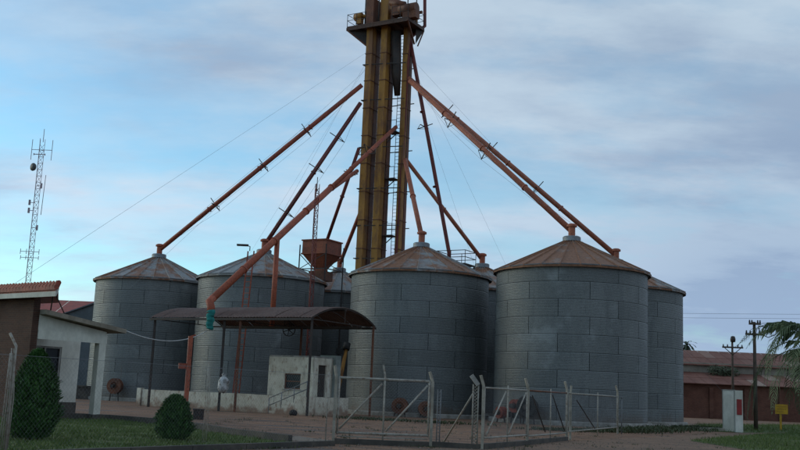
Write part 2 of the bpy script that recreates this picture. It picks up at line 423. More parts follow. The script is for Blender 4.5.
# ------------------------------------------------------------------ silos
RS, ZE, RISE, RING, NR = 5.1, 10.15, 2.4, 1.122, 9
def sheet_mesh():
    mb = MB(); na, nz = 8, 44
    vs = []
    g = .017/RS
    for i in range(nz+1):
        z = (RING-.009)*i/nz; r = RS + .0075*math.sin(2*math.pi*z/.1)
        if i in (0, nz): r = RS-.02
        for k in range(na+1):
            a = g + (math.pi/4-2*g)*k/na
            vs.append((r*math.cos(a), r*math.sin(a), z))
    fs = [(i*(na+1)+k, i*(na+1)+k+1, (i+1)*(na+1)+k+1, (i+1)*(na+1)+k) for i in range(nz) for k in range(na)]
    mb.add(vs, fs, True)
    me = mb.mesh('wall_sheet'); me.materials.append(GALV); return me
NP = 26
def roof_mesh():
    mb = MB(); da = 2*math.pi/NP; t = RISE/RS
    rr = [.42, 1.6, 3.0, 4.2, 5.36]
    z = lambda r: ZE + RISE - t*r + .05
    vs = []
    for r in rr:
        for a in (0, da/2, da): vs.append((r*math.cos(a), r*math.sin(a), z(r) - .012*(a == da/2)))
    fs = [(i*3+k, i*3+k+1, (i+1)*3+k+1, (i+1)*3+k) for i in range(4) for k in (0,1)]
    mb.add(vs, [tuple(reversed(f)) for f in fs])
    # standing rib along one edge
    for r1, r2 in zip(rr[:-1], rr[1:]):
        for k, (o1, o2) in enumerate(((.0, .09),)):
            a1, a2 = o2/r1*.4, o2/r2*.4
            q = [(r1*math.cos(-a1), r1*math.sin(-a1), z(r1)+.005), (r1*math.cos(a1), r1*math.sin(a1), z(r1)+.005), (r1, 0, z(r1)+.085),
                 (r2*math.cos(-a2), r2*math.sin(-a2), z(r2)+.005), (r2*math.cos(a2), r2*math.sin(a2), z(r2)+.005), (r2, 0, z(r2)+.085)]
            mb.add(q, [(0,2,5,3), (2,1,4,5), (3,5,4)])
    mb.add([(5.36, 0, z(5.36)), (5.36*math.cos(da), 5.36*math.sin(da), z(5.36)), (5.35*math.cos(da), 5.35*math.sin(da), z(5.36)-.12), (5.35, 0, z(5.36)-.12)], [(0,3,2,1)])
    me = mb.mesh('roof_panel'); me.materials.append(ROOF); return me
SHEET, RPANEL = sheet_mesh(), roof_mesh()
core_mb = MB().lathe([(RS-.06, .02), (RS-.06, ZE)], seg=64, smooth=True); CORE_ME = core_mb.mesh('wall_core'); CORE_ME.materials.append(CORE)
pl = MB().lathe([(0, .0), (RS+.32, .0), (RS+.32, .24), (RS+.26, .28), (RS-.1, .28)], seg=64); PL_ME = pl.mesh('plinth'); PL_ME.materials.append(CONC)
ev = MB().lathe([(RS-.1, ZE-.06), (RS+.18, ZE-.10), (RS+.22, ZE-.04), (RS+.1, ZE+.03)], seg=64, smooth=True); EV_ME = ev.mesh('eave_ring'); EV_ME.materials.append(EAVE)
cp = MB().lathe([(.62, ZE+RISE-.18), (.62, ZE+RISE+.10), (.55, ZE+RISE+.16), (0, ZE+RISE+.2)], seg=28); CP_ME = cp.mesh('roof_cap'); CP_ME.materials.append(CAPM)
ZIN = ZE+RISE+.2
def inlet_mesh(mat):
    mb = MB().lathe([(.24, ZIN-.1), (.24, ZIN+.62), (.36, ZIN+.64), (.36, ZIN+.78), (.22, ZIN+.86), (0, ZIN+.88)], seg=18, smooth=False)
    me = mb.mesh('inlet_collar'); me.materials.append(mat); return me
IN_OR, IN_SA = inlet_mesh(ORANGE), inlet_mesh(SALMON)
def silo(s, n, label, rust, side_dark, phase, inl=IN_OR):
    c = sn(s, n)
    t = thing('grain_silo', c, label, 'silo', 'corrugated steel grain silos')
    piece(PL_ME, 'plinth', t); piece(CORE_ME, 'wall_core', t); piece(EV_ME, 'eave_ring', t); piece(CP_ME, 'roof_cap', t); piece(inl, 'inlet_collar', t)
    for i in range(NR):
        for j in range(8):
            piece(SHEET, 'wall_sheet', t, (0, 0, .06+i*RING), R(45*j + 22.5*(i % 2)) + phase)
    for j in range(NP):
        a = 2*math.pi*j/NP; d = math.cos(a - R(250))
        v = rust + random.choice((-.35, -.12, .0, .12, .3)) + side_dark*d*.15
        piece(RPANEL, 'roof_panel', t, rz=a+.06, color=(max(0, min(1, v)), 0, 0, 1))
    return t
SIL = {}
def face(s, n, da):          # phase that puts a vertical seam da degrees from the side facing the camera
    c = sn(s, n); return math.atan2(-c.y, -c.x) + R(da)
for key, s, n, lab, rust, da, inl in (
    ('f1', -61.8, 65, 'grey corrugated grain silo at the far left, behind the white porch', .55, 12, IN_OR),
    ('f2', -50.3, 65, 'grey corrugated grain silo standing behind the arched loading shed', .42, 20, IN_OR),
    ('f3', -35.6, 65, 'wide grey corrugated grain silo right of the tower, beside the hut', .62, 8, IN_SA),
    ('f4', -23.8, 65, 'largest looking grain silo at the front right with brown rusted roof', .92, -9, IN_SA),
    ('b2', -50.6, 76.8, 'grain silo mostly hidden behind the tower and the small hopper', .35, 5, IN_OR),
    ('b3', -36.1, 76.8, 'grain silo showing only a narrow strip between the two front silos', .6, 3, IN_OR),
    ('b4', -24.4, 76.8, 'grain silo at the far right, half hidden behind the rusted roof silo', .82, 14, IN_SA)):
    SIL[key] = silo(s, n, lab, rust, 0, face(s, n, da), inl)
def top(key, dz=.45):
    return SIL[key].location + Vector((0, 0, ZIN+dz))

# ------------------------------------------------------------------ elevator tower
TS, TN = -43.0, 71.5
tw = thing('elevator_tower', sn(TS, TN), 'tall ochre bucket elevator tower with rusty head platform above the silos', 'tower')
def T(s, n, z): return sn(s, n, z)
DECK = 33.15
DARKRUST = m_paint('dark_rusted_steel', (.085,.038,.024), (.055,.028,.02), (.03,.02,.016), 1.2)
legs = (('A', -44.62, 70.9, 35.6), ('B', -43.32, 71.2, 38.0), ('C', -41.72, 72.1, 34.6))
for nm, s, n, ztop in legs:
    lw, dp, gp_ = (.62, .62, .78) if nm != 'C' else (.46, .42, .52)
    for k, dn in enumerate((0.0, gp_)):
        mb = MB().box(T(s, n+dn, (DECK+.4)/2), (lw, dp, DECK+.4), ROW)
        lg = build(mb, 'elevator_leg', OCHRE if k == 0 else RUST, tw)  # back trunk rust brown: the legs' darker unlit side is put into its colour
        for q in range(13):
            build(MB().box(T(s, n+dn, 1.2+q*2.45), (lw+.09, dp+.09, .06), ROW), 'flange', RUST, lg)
    hb = MB().box(T(s, n+.39, (DECK+ztop)/2), (lw+.16, 1.75, ztop-DECK), ROW)
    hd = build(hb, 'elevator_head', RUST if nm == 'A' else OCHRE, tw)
    mb = MB(); c = T(s+(-.95 if nm == 'A' else .75), n+.1, DECK+1.15)
    ax = Vector((SX, SY, 0))
    mb.tube([c-ax*.9, c-ax*.15], .34, 14); mb.tube([c-ax*.2, c+ax*.6], .14, 10); mb.box(c-ax*.4+Vector((0,0,-.45)), (.5,.5,.5), ROW)
    build(mb, 'drive_motor', OCHRE if nm == 'A' else RUST, hd)
mb = MB()
c = T(-40.6, 70.7, DECK+.95); ax = Vector((SX, SY, 0))
mb.tube([c-ax*1.1, c+ax*.55], .48, 16); mb.box(c+Vector((0,0,-.6)), (1.3,.7,.7), ROW)
build(mb, 'gear_housing', RUST, tw)
mb = MB().box(T(-42.0, 70.75, DECK+1.15), (.8,.7,1.3), ROW).tube([T(-42.6,70.6,DECK+1.8), T(-41.2,70.6,DECK+1.35)], .3, 12)
build(mb, 'gear_housing', RUST, tw)
# deck with its frame, railing and brackets
d0, d1, e0, e1 = -46.65, -40.5, 70.0, 72.9
mb = MB(); mb.box(T((d0+d1)/2, (e0+e1)/2, DECK-.06), (d1-d0, e1-e0, .10), ROW)
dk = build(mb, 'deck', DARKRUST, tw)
mb = MB()
for s_ in (d0, -45.6, -44, -42, d1): mb.box(T(s_, (e0+e1)/2, DECK-.22), (.10, e1-e0, .22), ROW)
for n_ in (e0+.06, e1-.06): mb.box(T((d0+d1)/2, n_, DECK-.245), (d1-d0+.1, .10, .28), ROW)
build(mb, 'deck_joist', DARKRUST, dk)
for a, b in (((d0, e0, DECK-.3), (-45.0, e0+.8, DECK-1.75)), ((d0, e1, DECK-.3), (-45.0, e0+1.4, DECK-1.75)), ((d1, e0, DECK-.3), (-40.9, e0+2.0, DECK-1.75)), ((d1, e1, DECK-.3), (-40.9, e0+2.6, DECK-1.75))):
    build(MB().beam(T(*a), T(*b), .12), 'bracket', RUST, tw)
mb = MB(); gus = MB()
mb.add([T(d0, e0+.05, DECK-.3), T(-45.0, e0+.9, DECK-.3), T(-45.0, e0+.9, DECK-1.7)], [(0,1,2)])
gus.add([T(d1, e1, DECK-.3), T(-40.9, e0+2.2, DECK-.3), T(-40.9, e0+2.2, DECK-1.7)], [(0,1,2)])
build(mb, 'gusset', DARKST, tw); build(gus, 'gusset', DARKST, tw)
for n_ in (e0+.05, e1-.05):
    for lo_, hi_ in ((d0, d0+1.9), (d1-1.6, d1)):
        rl = MB()
        for k in range(3): s_ = lo_+(hi_-lo_)*k/2; rl.beam(T(s_, n_, DECK), T(s_, n_, DECK+1.1), .05)
        for h in (.55, 1.1): rl.beam(T(lo_, n_, DECK+h), T(hi_, n_, DECK+h), .035)
        build(rl, 'railing', DARKST, tw)
for s_ in (d0, d1):
    rl = MB().beam(T(s_, (e0+e1)/2, DECK), T(s_, (e0+e1)/2, DECK+1.1), .05)
    for h in (.55, 1.1): rl.beam(T(s_, e0, DECK+h), T(s_, e1, DECK+h), .035)
    build(rl, 'railing', DARKST, tw)
for s_, n_, h in ((-45.7, 71.4, 3.2), (-43.8, 70.6, 3.0), (-41.4, 73, 3.5), (-40.9, 70.6, 2.6)):
    build(MB().tube([T(s_, n_, DECK), T(s_, n_, DECK+h)], .055, 6), 'rod', DARKST, tw)
# bands, landings and ladder between the legs
for z in (4, 8.5, 12.6, 15.4, 18.6, 22.2, 26.4, 29.6):
    bd = MB()
    for n_ in (70.5, 73.1): bd.beam(T(-45.1, n_, z), T(-41.3, n_ + (.0 if n_ > 72 else .9), z), .07)
    bd.beam(T(-45.1, 70.5, z), T(-45.1, 73.1, z), .07)
    build(bd, 'tie_band', DARKST, tw)
ld = MB()
for ds in (-.2, .2): ld.beam(T(-42.5+ds, 72.6, .3), T(-42.5+ds, 72.6, DECK), .05)
for q in range(105): ld.beam(T(-42.7, 72.6, .6+q*.31), T(-42.3, 72.6, .6+q*.31), .028)
build(ld, 'ladder', DARKST, tw)
for z in (14.6, 19.5, 23.6): 
    mb = MB().box(T(-42.5, 71.9, z), (.9, 1.0, .08), ROW)
    for ds in (-.45, .45): mb.beam(T(-42.5+ds, 71.45, z), T(-42.5+ds, 71.45, z+1), .04)
    mb.beam(T(-42.95, 71.45, z+1), T(-42.05, 71.45, z+1), .04)
    mb.beam(T(-42.9, 71.5, z-.9), T(-42.1, 71.9, z), .08)
    build(mb, 'landing', DARKST, tw)
mb = MB().tube([T(-42.55, 71.6, 32.6), T(-42.45, 71.8, 29.0), T(-42.5, 72.2, 27.0)], [.45, .42, .25], 12)
build(mb, 'surge_hopper', DARKST, tw)
# red down pipe along the right leg and the bent pipe outside the deck
pA = P(424.8, -12, 84.5); pB = P(424.8, 26, 84.5); pC = P(409.5, 38.5, 83.5); pD = P(408.0, 60, 83.2); pE = P(396, 268, 83.2)
build(MB().tube([pA, pB, pC, pD, pE, Vector((pE.x, pE.y, .3))], .15, 12), 'down_pipe', MAROON, tw)
# guy wires
gw = [((-44.6, 70.8, 31.0), G(-190, 418)), ((-44.6, 70.8, 30.0), sn(-78, 84)), ((-44.6, 70.8, 29.5), sn(-62, 51)), ((-44.6,70.8,30.5), sn(-54.5, 60.5)),
      ((-41, 72, 30.0), sn(-16, 88)), ((-41, 72, 28.5), sn(-29.9, 72)), ((-41, 72, 29.5), sn(-30, 84))]
for a, b in gw:
    build(MB().tube([T(*a), b], .0065, 4, False), 'guy_wire', STEEL, tw)

# ------------------------------------------------------------------ spouts
def spout(p0, p1, r, mat, label, spread=(), bend=None, wires=True, group='grain spouts from the tower', pts=None):
    p0 = Vector(p0); p1 = Vector(p1); d = (p1-p0)
    t = thing('grain_spout', p1, label, 'pipe', group)
    r *= .86
    build(MB().tube(pts or [p0, p1], r, 14), 'pipe', mat, t)
    n = max(2, int(d.length/5.5)); q = d.to_track_quat('Z', 'Y').to_matrix(); dn = d.normalized()
    for i in range(1, n):
        c = p0 + d*(i/n); build(MB().tube([c-dn*.05, c+dn*.05], r+.055, 14), 'flange', mat, t)
    if spread:
        sd_ = dn.cross(Vector((0,0,1))).normalized(); u_ = sd_.cross(dn).normalized()
        lines = {1: [], -1: [], 2: []}
        for f in spread:
            c = p0 + d*f; mb = MB()
            mb.beam(c-sd_*.75-u_*.05, c+sd_*.75-u_*.05, .06); mb.beam(c-u_*.75, c+u_*.75, .06)
            mb.beam(c+sd_*.72-u_*.1, c-u_*.7, .035); mb.beam(c-sd_*.72-u_*.1, c-u_*.7, .035)
            build(mb, 'spreader', DARKST, t)
            lines[1].append(c+sd_*.75); lines[-1].append(c-sd_*.75); lines[2].append(c-u_*.75)
        if wires:
            for k in lines: build(MB().tube([p0]+lines[k]+[p1-d*.03], .009, 4, False), 'stay_wire', STEEL, t)
    return t
spout(P(362, 85, 82.6), top('f1', .35), .23, BRICKRED, 'long brown red pipe from the tower down to the far left silo', (.27, .48, .72))
spout(P(360.5, 103, 82.8), top('f2', .35), .21, MAROON, 'steep maroon pipe from the tower to the silo behind the shed', (.25, .47, .78))
# loading spout to the truck shed
pl0 = P(396, 127, 82.9); pl1 = on_n(210, 301, 48.6)
ls = thing('loading_spout', pl1, 'thick orange red pipe ending in a teal sock above the shed front', 'pipe')
lmid = pl0 + (pl1-pl0)*.42
build(MB().tube([pl0, lmid], .17, 14).tube([lmid, pl1+(pl0-pl1)*.005], .235, 16), 'pipe', ORANGE, ls)
build(MB().tube([P(357, 171, 82.4), lmid+(pl1-pl0)*.035], .17, 14), 'branch_pipe', ORANGE, ls)
dn = (pl1-pl0).normalized()
for f in (.3, .42, .56, .72, .86): 
    c = pl0+(pl1-pl0)*f; build(MB().tube([c-dn*.05, c+dn*.05], (.21 if f < .42 else .285), 16), 'flange', ORANGE, ls)
el = pl1+Vector((.1, -.02, -.75))
build(MB().tube([pl1-dn*.35, pl1+dn*.05, pl1+Vector((.09, -.01, -.35)), el], .25, 14), 'elbow', ORANGE, ls)
sk = MB(); npt = 13
sk.tube([el+Vector((.03*math.sin(k*1.3), .02*math.cos(k*1.9), .12-1.15*k/(npt-1))) for k in range(npt)], [.255+.022*math.sin(k*2.4)+(.02 if k in (0, 6) else 0)-.004*k for k in range(npt)], 16)
build(sk, 'canvas_sock', TEAL, ls)
# its post lands on the back beam of the shed
SHn0, SHn1, SHz, SHrise = 49.6, 57.2, 5.86, .92
fr = None
for k in range(1000):
    q = pl0 + (pl1-pl0)*(k/1000)
    dq = q-CAM
    if 400+FPX*dq.dot(rt)/dq.dot(fw) <= 277.5: fr = q; break
frn = -SY*fr.x + SX*fr.y
build(MB().tube([fr+Vector((0,0,.1)), Vector((fr.x, fr.y, SHz-.14))], .18, 12), 'support_post', ORANGE, ls)
mb = MB(); 
for f in (.2,):
    c = pl0+(pl1-pl0)*f; sd_ = dn.cross(Vector((0,0,1))).normalized(); u_ = sd_.cross(dn)
    mb.beam(c-sd_*.8, c+sd_*.8, .06); mb.beam(c, c+u_*.9, .06); mb.beam(c+sd_*.8, c+u_*.9, .04); mb.beam(c-sd_*.8, c+u_*.9, .04)
build(mb, 'spreader', DARKST, ls)
spout(P(410, 81, 82.0), top('f4', .35), .24, SALMON, 'lower of the twin salmon pipes, ending on the front right silo', (.30, .52))
spout(P(408.5, 78, 83.2), top('b4', .30), .24, SALMON, 'upper of the twin salmon pipes, ending on the far right silo', (.2, .42, .64))
spout(P(405, 160, 82.6), top('f3', .4), .22, SALMON, 'short steep salmon pipe from the tower to the silo beside the hut')
spout(P(405.5, 159, 83.4), top('b3', .3), .2, SALMON, 'salmon pipe sloping to the narrow strip of silo between front silos')
spout(P(385, 150, 84.6), top('b2', .3), .2, BRICKRED, 'brown red pipe passing behind the tower to the hidden silo')
# ------------------------------------------------------------------ receiving platform behind the beside-hut silo, fed by the maroon pipe
rp = on_n(449, 256, 72.6); 
pt = thing('pipe_platform', (rp.x, rp.y, 0), 'small railed steel platform peeping over the silo roof beside the tower', 'platform')
mb = MB().box((rp.x+.6, rp.y, rp.z-.75), (2.6, 2.0, .1), ROW); build(mb, 'deck', DARKST, pt)
mb = MB()
for ds, dn_ in ((-1.3,-1), (0,-1), (1.3,-1), (-1.3,1), (0,1), (1.3,1)):
    q = Vector((rp.x+.6, rp.y, 0)) + sn(ds, dn_); mb.beam((q.x, q.y, rp.z-.7), (q.x, q.y, rp.z+.35), .05)
for h in (-.2, .35):
    for dn_ in (-1, 1):
        a = Vector((rp.x+.6, rp.y, rp.z+h)) + sn(-1.3, dn_); b = Vector((rp.x+.6, rp.y, rp.z+h)) + sn(1.3, dn_); mb.beam(a, b, .05)
    for ds in (-1.3, 1.3):
        a = Vector((rp.x+.6, rp.y, rp.z+h)) + sn(ds, -1); b = Vector((rp.x+.6, rp.y, rp.z+h)) + sn(ds, 1); mb.beam(a, b, .05)
build(mb, 'railing', DARKST, pt)
for ds, dn_ in ((-1.2,-.9), (1.2,-.9), (-1.2,.9), (1.2,.9)):
    q = Vector((rp.x+.6, rp.y, 0)) + sn(ds, dn_); build(MB().beam((q.x, q.y, 0), (q.x, q.y, rp.z-.8), .12), 'leg', DARKST, pt)
spout(P(410, 40, 83.6), Vector((rp.x, rp.y, rp.z-.72)), .19, MAROON, 'thin maroon pipe dropping from the tower head to the railed platform', (.4,), wires=False,
      pts=[P(410, 40, 83.6), P(430, 148, (83.6+rp.y)/2), rp+Vector((0,0,.25)), Vector((rp.x, rp.y, rp.z-.72))])

# ------------------------------------------------------------------ small red hopper on legs
hp = on_n(322, 250, 71.0); hz = on_n(322, 242, 71.0).z
ht = thing('pre_bin_hopper', (hp.x, hp.y, 0), 'small rust red hopper bin on steel legs left of the tower', 'hopper')
def ring4(a, z): return [Vector((hp.x, hp.y, z)) + sn(ds*a, dn_*a) for ds, dn_ in ((-1,-1),(1,-1),(1,1),(-1,1))]
v = ring4(1.22, hz) + ring4(1.22, hz-1.15) + ring4(.42, hz-2.35) + ring4(.42, hz-2.7)
HOPM = m_paint('hopper_rust_paint', (.28,.075,.036), (.20,.06,.032), (.09,.04,.027), 1.0)
fs = [(i*4+k, (i+1)*4+k, (i+1)*4+(k+1)%4, i*4+(k+1)%4) for i in range(3) for k in range(4)] + [(0,1,2,3)]
build(MB().add(v, fs), 'bin', HOPM, ht)
mb = MB()
for z in (hz+.02, hz-1.15):
    q = ring4(1.27, z)
    for k in range(4): mb.beam(q[k], q[(k+1)%4], .1)
build(mb, 'rim', HOPM, ht)
for k in range(4):
    q = ring4(1.36, 0)[k]; build(MB().beam((q.x, q.y, 0), (q.x, q.y, hz-.4), .1), 'leg', DARKST, ht)
mb = MB(); q = ring4(1.36, hz-2.5); q2 = ring4(1.36, hz-1.2)
for k in range(4): mb.beam(q[k], q[(k+1)%4], .08); mb.beam(q[k], q2[(k+1)%4], .05)
build(mb, 'brace', DARKST, ht)
build(MB().box((hp.x, hp.y, hz-3.0), (1.5, 1.5, .8), ROW), 'gearbox', RUST, ht)
spout(P(359, 148, 82.6), Vector((hp.x+.3, hp.y, hz-.15)), .17, MAROON, 'maroon pipe from the tower into the small hopper bin', (.25,), wires=False)

# ------------------------------------------------------------------ slender mast and lamp ladder behind the shed
def lattice_mast(base, h, wd, mat, parent, step, r=.03, legs=3):
    pts = [base + Vector((math.cos(a), math.sin(a), 0))*wd*.58 for a in [2*math.pi*k/legs + .3 for k in range(legs)]]
    for q in pts: build(MB().tube([q, q+Vector((0,0,h))], r, 6), 'leg', mat, parent)
    mb = MB(); z = 0; i = 0
    while z + step <= h + .01:
        for k in range(legs):
            a = pts[k]; b = pts[(k+1) % legs]
            if i % 2: a, b = b, a
            mb.beam(a+Vector((0,0,z)), b+Vector((0,0,z+step)), r*1.1); mb.beam(a+Vector((0,0,z)), b+Vector((0,0,z)), r*1.0)
        z += step; i += 1
    build(mb, 'bracing', mat, parent)
mp_ = on_n(313.5, 250, 58.3); mtop = on_n(316, 184, 58.3).z
mm = thing('radio_mast', (mp_.x, mp_.y, 0), 'slender red lattice mast rising in front of the small hopper', 'mast')
lattice_mast(Vector((mp_.x, mp_.y, 0)), mtop, .30, MAROON, mm, .42, .028)
build(MB().tube([(mp_.x, mp_.y, mtop-.6), (mp_.x, mp_.y, mtop+.5)], .03, 6), 'antenna', DARKST, mm)
lp = on_n(249, 262, 58.4); lz = on_n(250, 251, 58.4).z
lt = thing('lamp_ladder', (lp.x, lp.y, 0), 'narrow red ladder pole with a flat lamp beside the orange loading pipe', 'ladder')
for ds in (-.28, .28):
    q = Vector((lp.x, lp.y, 0)) + sn(ds, 0); build(MB().beam((q.x-.35, q.y, 0), (q.x+.1, q.y, lz), .09), 'rail', BRICKRED, lt)
for k in range(26):
    z = .4+k*(lz-.6)/26; f = -.35+.45*z/lz
    a = Vector((lp.x+f, lp.y, z)); build(MB().beam(a+sn(-.28, 0), a+sn(.28, 0), .04), 'rung', BRICKRED, lt)
q = Vector((lp.x, lp.y, lz))
build(MB().beam(q+sn(.0,0), q+Vector((0,0,.35)), .06).beam(q+Vector((0,0,.35)), q+Vector((-.7,0,.42)), .05), 'lamp_arm', DARKST, lt)
build(MB().box(q+Vector((-.55,0,.42)), (.85,.3,.13)), 'lamp_head', DARKST, lt)

# ------------------------------------------------------------------ loading shed with barrel roof
sR = s_of(on_n(311, 324, SHn0)); sL = s_of(on_n(150, 314, SHn0))
sh = thing('loading_shed', sn((sL+sR)/2, (SHn0+SHn1)/2), 'open loading shed with rusted barrel arched sheet roof on thin posts', 'shed')
NA = 16
def arc(k, z=0.0):
    f = k/NA; half = (SHn1-SHn0)/2; rad = (half*half+SHrise*SHrise)/(2*SHrise); a0 = math.asin(half/rad)
    a = -a0 + 2*a0*f
    return (SHn0+SHn1)/2 + (rad+z)*math.sin(a), SHz + SHrise - rad + (rad+z)*math.cos(a)
NSH = 14; ds = (sR-sL)/NSH
for j in range(NSH):
    mb = MB(); s0 = sL+j*ds+.008; s1 = sL+(j+1)*ds-.008; jig = random.uniform(-.015, .015)
    vs = []; nc = 8
    for k in range(NA+1):
        for c in range(nc+1):
            n_, z_ = arc(k, .018*math.sin(c*math.pi) + jig + (.02 if c % 2 else -.02))
            vs.append(sn(s0+(s1-s0)*c/nc, n_, z_))
    fs = [(k*(nc+1)+c, k*(nc+1)+c+1, (k+1)*(nc+1)+c+1, (k+1)*(nc+1)+c) for k in range(NA) for c in range(nc)]
    mb.add(vs, fs)
    build(mb, 'roof_sheet', SHEDROOF, sh)
mb = MB()
for s_ in (sR-.05, (sL+sR)/2, sL+.05):
    pts = [sn(s_, *arc(k, -.10)) for k in range(NA+1)]
    for a, b in zip(pts[:-1], pts[1:]): mb.beam(a, b, .06)
    mb.beam(sn(s_, SHn0, SHz-.1), sn(s_, SHn1, SHz-.1), .05)
    for k in (8,) if s_ > sR-.1 else (3, 6, 10, 13):
        n_, z_ = arc(k, -.1); mb.beam(sn(s_, n_, SHz-.1), sn(s_, n_, z_), .05)
build(mb, 'truss', DARKST, sh)
build(MB().beam(sn(sL, frn, SHz-.19), sn(sR, frn, SHz-.19), .12), 'tie_beam', DARKST, sh)
for n_ in (SHn0+.05, SHn1-.05, (SHn0+SHn1)/2):
    z_ = SHz-.12 if n_ != (SHn0+SHn1)/2 else SHz+SHrise-.17
    build(MB().beam(sn(sL, n_, z_), sn(sR, n_, z_), .14), 'purlin', DARKST, sh)
for x in (152, 222, 238, 310):
    s_ = s_of(on_n(x, 360, SHn0+.25)); build(MB().beam(sn(s_, SHn0+.25, 0), sn(s_, SHn0+.25, SHz), .14), 'post', RUST if x == 238 else DARKST, sh)
for x in (373, 300):
    s_ = min(s_of(on_n(x, 360, SHn1-.2)), sR-.1); build(MB().beam(sn(s_, SHn1-.2, 0), sn(s_, SHn1-.2, SHz), .15), 'post', RUST, sh)
# valve wheel that hangs under the roof
vw = on_n(289, 330, 56.6)
mb = MB()
for k in range(16):
    a = R(22.5*k); b = R(22.5*(k+1)); mb.beam(vw+Vector((math.cos(a)*.42, 0, math.sin(a)*.42)), vw+Vector((math.cos(b)*.42, 0, math.sin(b)*.42)), .06)
for k in range(3): 
    a = R(60*k+20); mb.beam(vw-Vector((math.cos(a)*.42, 0, math.sin(a)*.42)), vw+Vector((math.cos(a)*.42, 0, math.sin(a)*.42)), .05)
mb.beam(vw, vw+Vector((0,0,1.2)), .06)
build(mb, 'pulley_wheel', DARKST, sh)

# ------------------------------------------------------------------ dock, hut, stairs
Dn = 51.0; dL = s_of(on_n(142, 395, Dn)); dR = s_of(on_n(312, 405, Dn)); DZ = 1.12
dk = thing('loading_dock', sn((dL+dR)/2, Dn), 'long stained whitewashed loading dock wall in front of the silos', 'dock')
nb = 9
for j in range(nb):
    a = dL+(dR-dL)*j/nb; b = dL+(dR-dL)*(j+1)/nb
    build(MB().box(sn((a+b)/2, Dn+.15, DZ/2), (b-a-.015, .3, DZ+random.uniform(-.02,.02)), ROW), 'wall_panel', WHITE, dk)
build(MB().box(sn((dL+dR)/2-.1, Dn+2.2, DZ/2-.02), (dR-dL-.3, 3.75, DZ-.04), ROW), 'platform', CONC, dk)
build(MB().box(sn(dR-.14, Dn+2.2, DZ/2), (.28, 3.77, DZ), ROW), 'wall_panel', WHITE, dk)
build(MB().box(sn(dL-.25, Dn+.1, .55), (.35, .35, 1.3), ROW), 'end_post', WHITE, dk)
# hut
Hn = 52.6; h0 = s_of(on_n(268, 380, Hn)); h1 = s_of(on_n(313, 380, Hn)); hzT = on_n(290, 357, Hn).z; hd_ = 2.2
hu = thing('control_hut', sn((h0+h1)/2, Hn+hd_/2, DZ), 'small whitewashed control hut with one square window on the dock', 'hut')
w0 = s_of(on_n(284.5, 380, Hn)); w1 = s_of(on_n(300.5, 380, Hn)); wz0 = on_n(292, 389, Hn).z; wz1 = on_n(292, 373.5, Hn).z
def hb(s0, s1, z0, z1, n0=Hn, n1=Hn+.2): return MB().box(sn((s0+s1)/2, (n0+n1)/2, (z0+z1)/2), (s1-s0, n1-n0, z1-z0), ROW)
mb = hb(h0, w0, DZ, hzT); mb2 = hb(w1, h1, DZ, hzT); mb3 = hb(w0, w1, DZ, wz0); mb4 = hb(w0, w1, wz1, hzT)
fwall = MB()
for m_ in (mb, mb2, mb3, mb4): fwall.add(m_.v, m_.f)
build(fwall, 'front_wall', WHITE, hu)
build(hb(h0, h0+.2, DZ, hzT, Hn+.2, Hn+hd_), 'side_wall', WHITE, hu)
d0_, d1_ = Hn+.55, Hn+1.45
sw = MB()
for m_ in (hb(h1-.2, h1, DZ, hzT, Hn+.2, d0_), hb(h1-.2, h1, DZ, hzT, d1_, Hn+hd_), hb(h1-.2, h1, DZ+2.0, hzT, d0_, d1_)): sw.add(m_.v, m_.f)
build(sw, 'side_wall', WHITE, hu)
build(hb(h0, h1, DZ, hzT, Hn+hd_-.2, Hn+hd_+.02), 'back_wall', WHITE, hu)
build(hb(h0+.01, h1-.01, hzT+.003, hzT+.1, Hn+.01, Hn+hd_), 'roof_slab', CONC, hu)
dr = build(hb(h1-.14, h1-.09, DZ+.02, DZ+1.98, d0_+.02, d1_-.02), 'door', DARKST, hu)
build(MB().box(sn(h1-.05, d0_+.15, DZ+1.0), (.08,.05,.14), ROW), 'handle', STEEL, dr)
wi = build(hb(w0+.04, w1-.04, wz0+.04, wz1-.04, Hn+.12, Hn+.14), 'window', GLASS, hu)
mb = MB()
for m_ in (hb(w0, w0+.06, wz0, wz1, Hn+.06, Hn+.15), hb(w1-.06, w1, wz0, wz1, Hn+.06, Hn+.15), hb(w0+.06, w1-.06, wz0, wz0+.06, Hn+.06, Hn+.15), hb(w0+.06, w1-.06, wz1-.06, wz1, Hn+.06, Hn+.15),
           hb(w0+.06, w1-.06, (wz0+wz1)/2-.03, (wz0+wz1)/2+.03, Hn+.07, Hn+.14)): mb.add(m_.v, m_.f)
build(mb, 'frame', RUST, wi)
build(hb(w0-.08, w1+.08, wz0-.07, wz0-.004, Hn-.08, Hn+.1), 'sill', CONC, wi)
# annex panel
a0 = s_of(on_n(319, 380, Hn+2.2)); a1 = s_of(on_n(335, 380, Hn+2.2))
an = thing('grey_cabinet', sn((a0+a1)/2, Hn+2.6, 0), 'tall grey green sheet metal cabinet right of the hut door', 'cabinet')
build(MB().box(sn((a0+a1)/2, Hn+2.5, 1.9), (a1-a0, .6, 3.8), ROW), 'body', plain('grey_green_paint', (.27,.30,.28), (.19,.21,.19), 1.5), an)
build(MB().box(sn((a0+a1)/2, Hn+2.195, 1.8), ((a1-a0)*.8, .03, 2.6), ROW), 'door', plain('grey_green_door', (.24,.27,.255), (.17,.19,.17), 1.5), an)
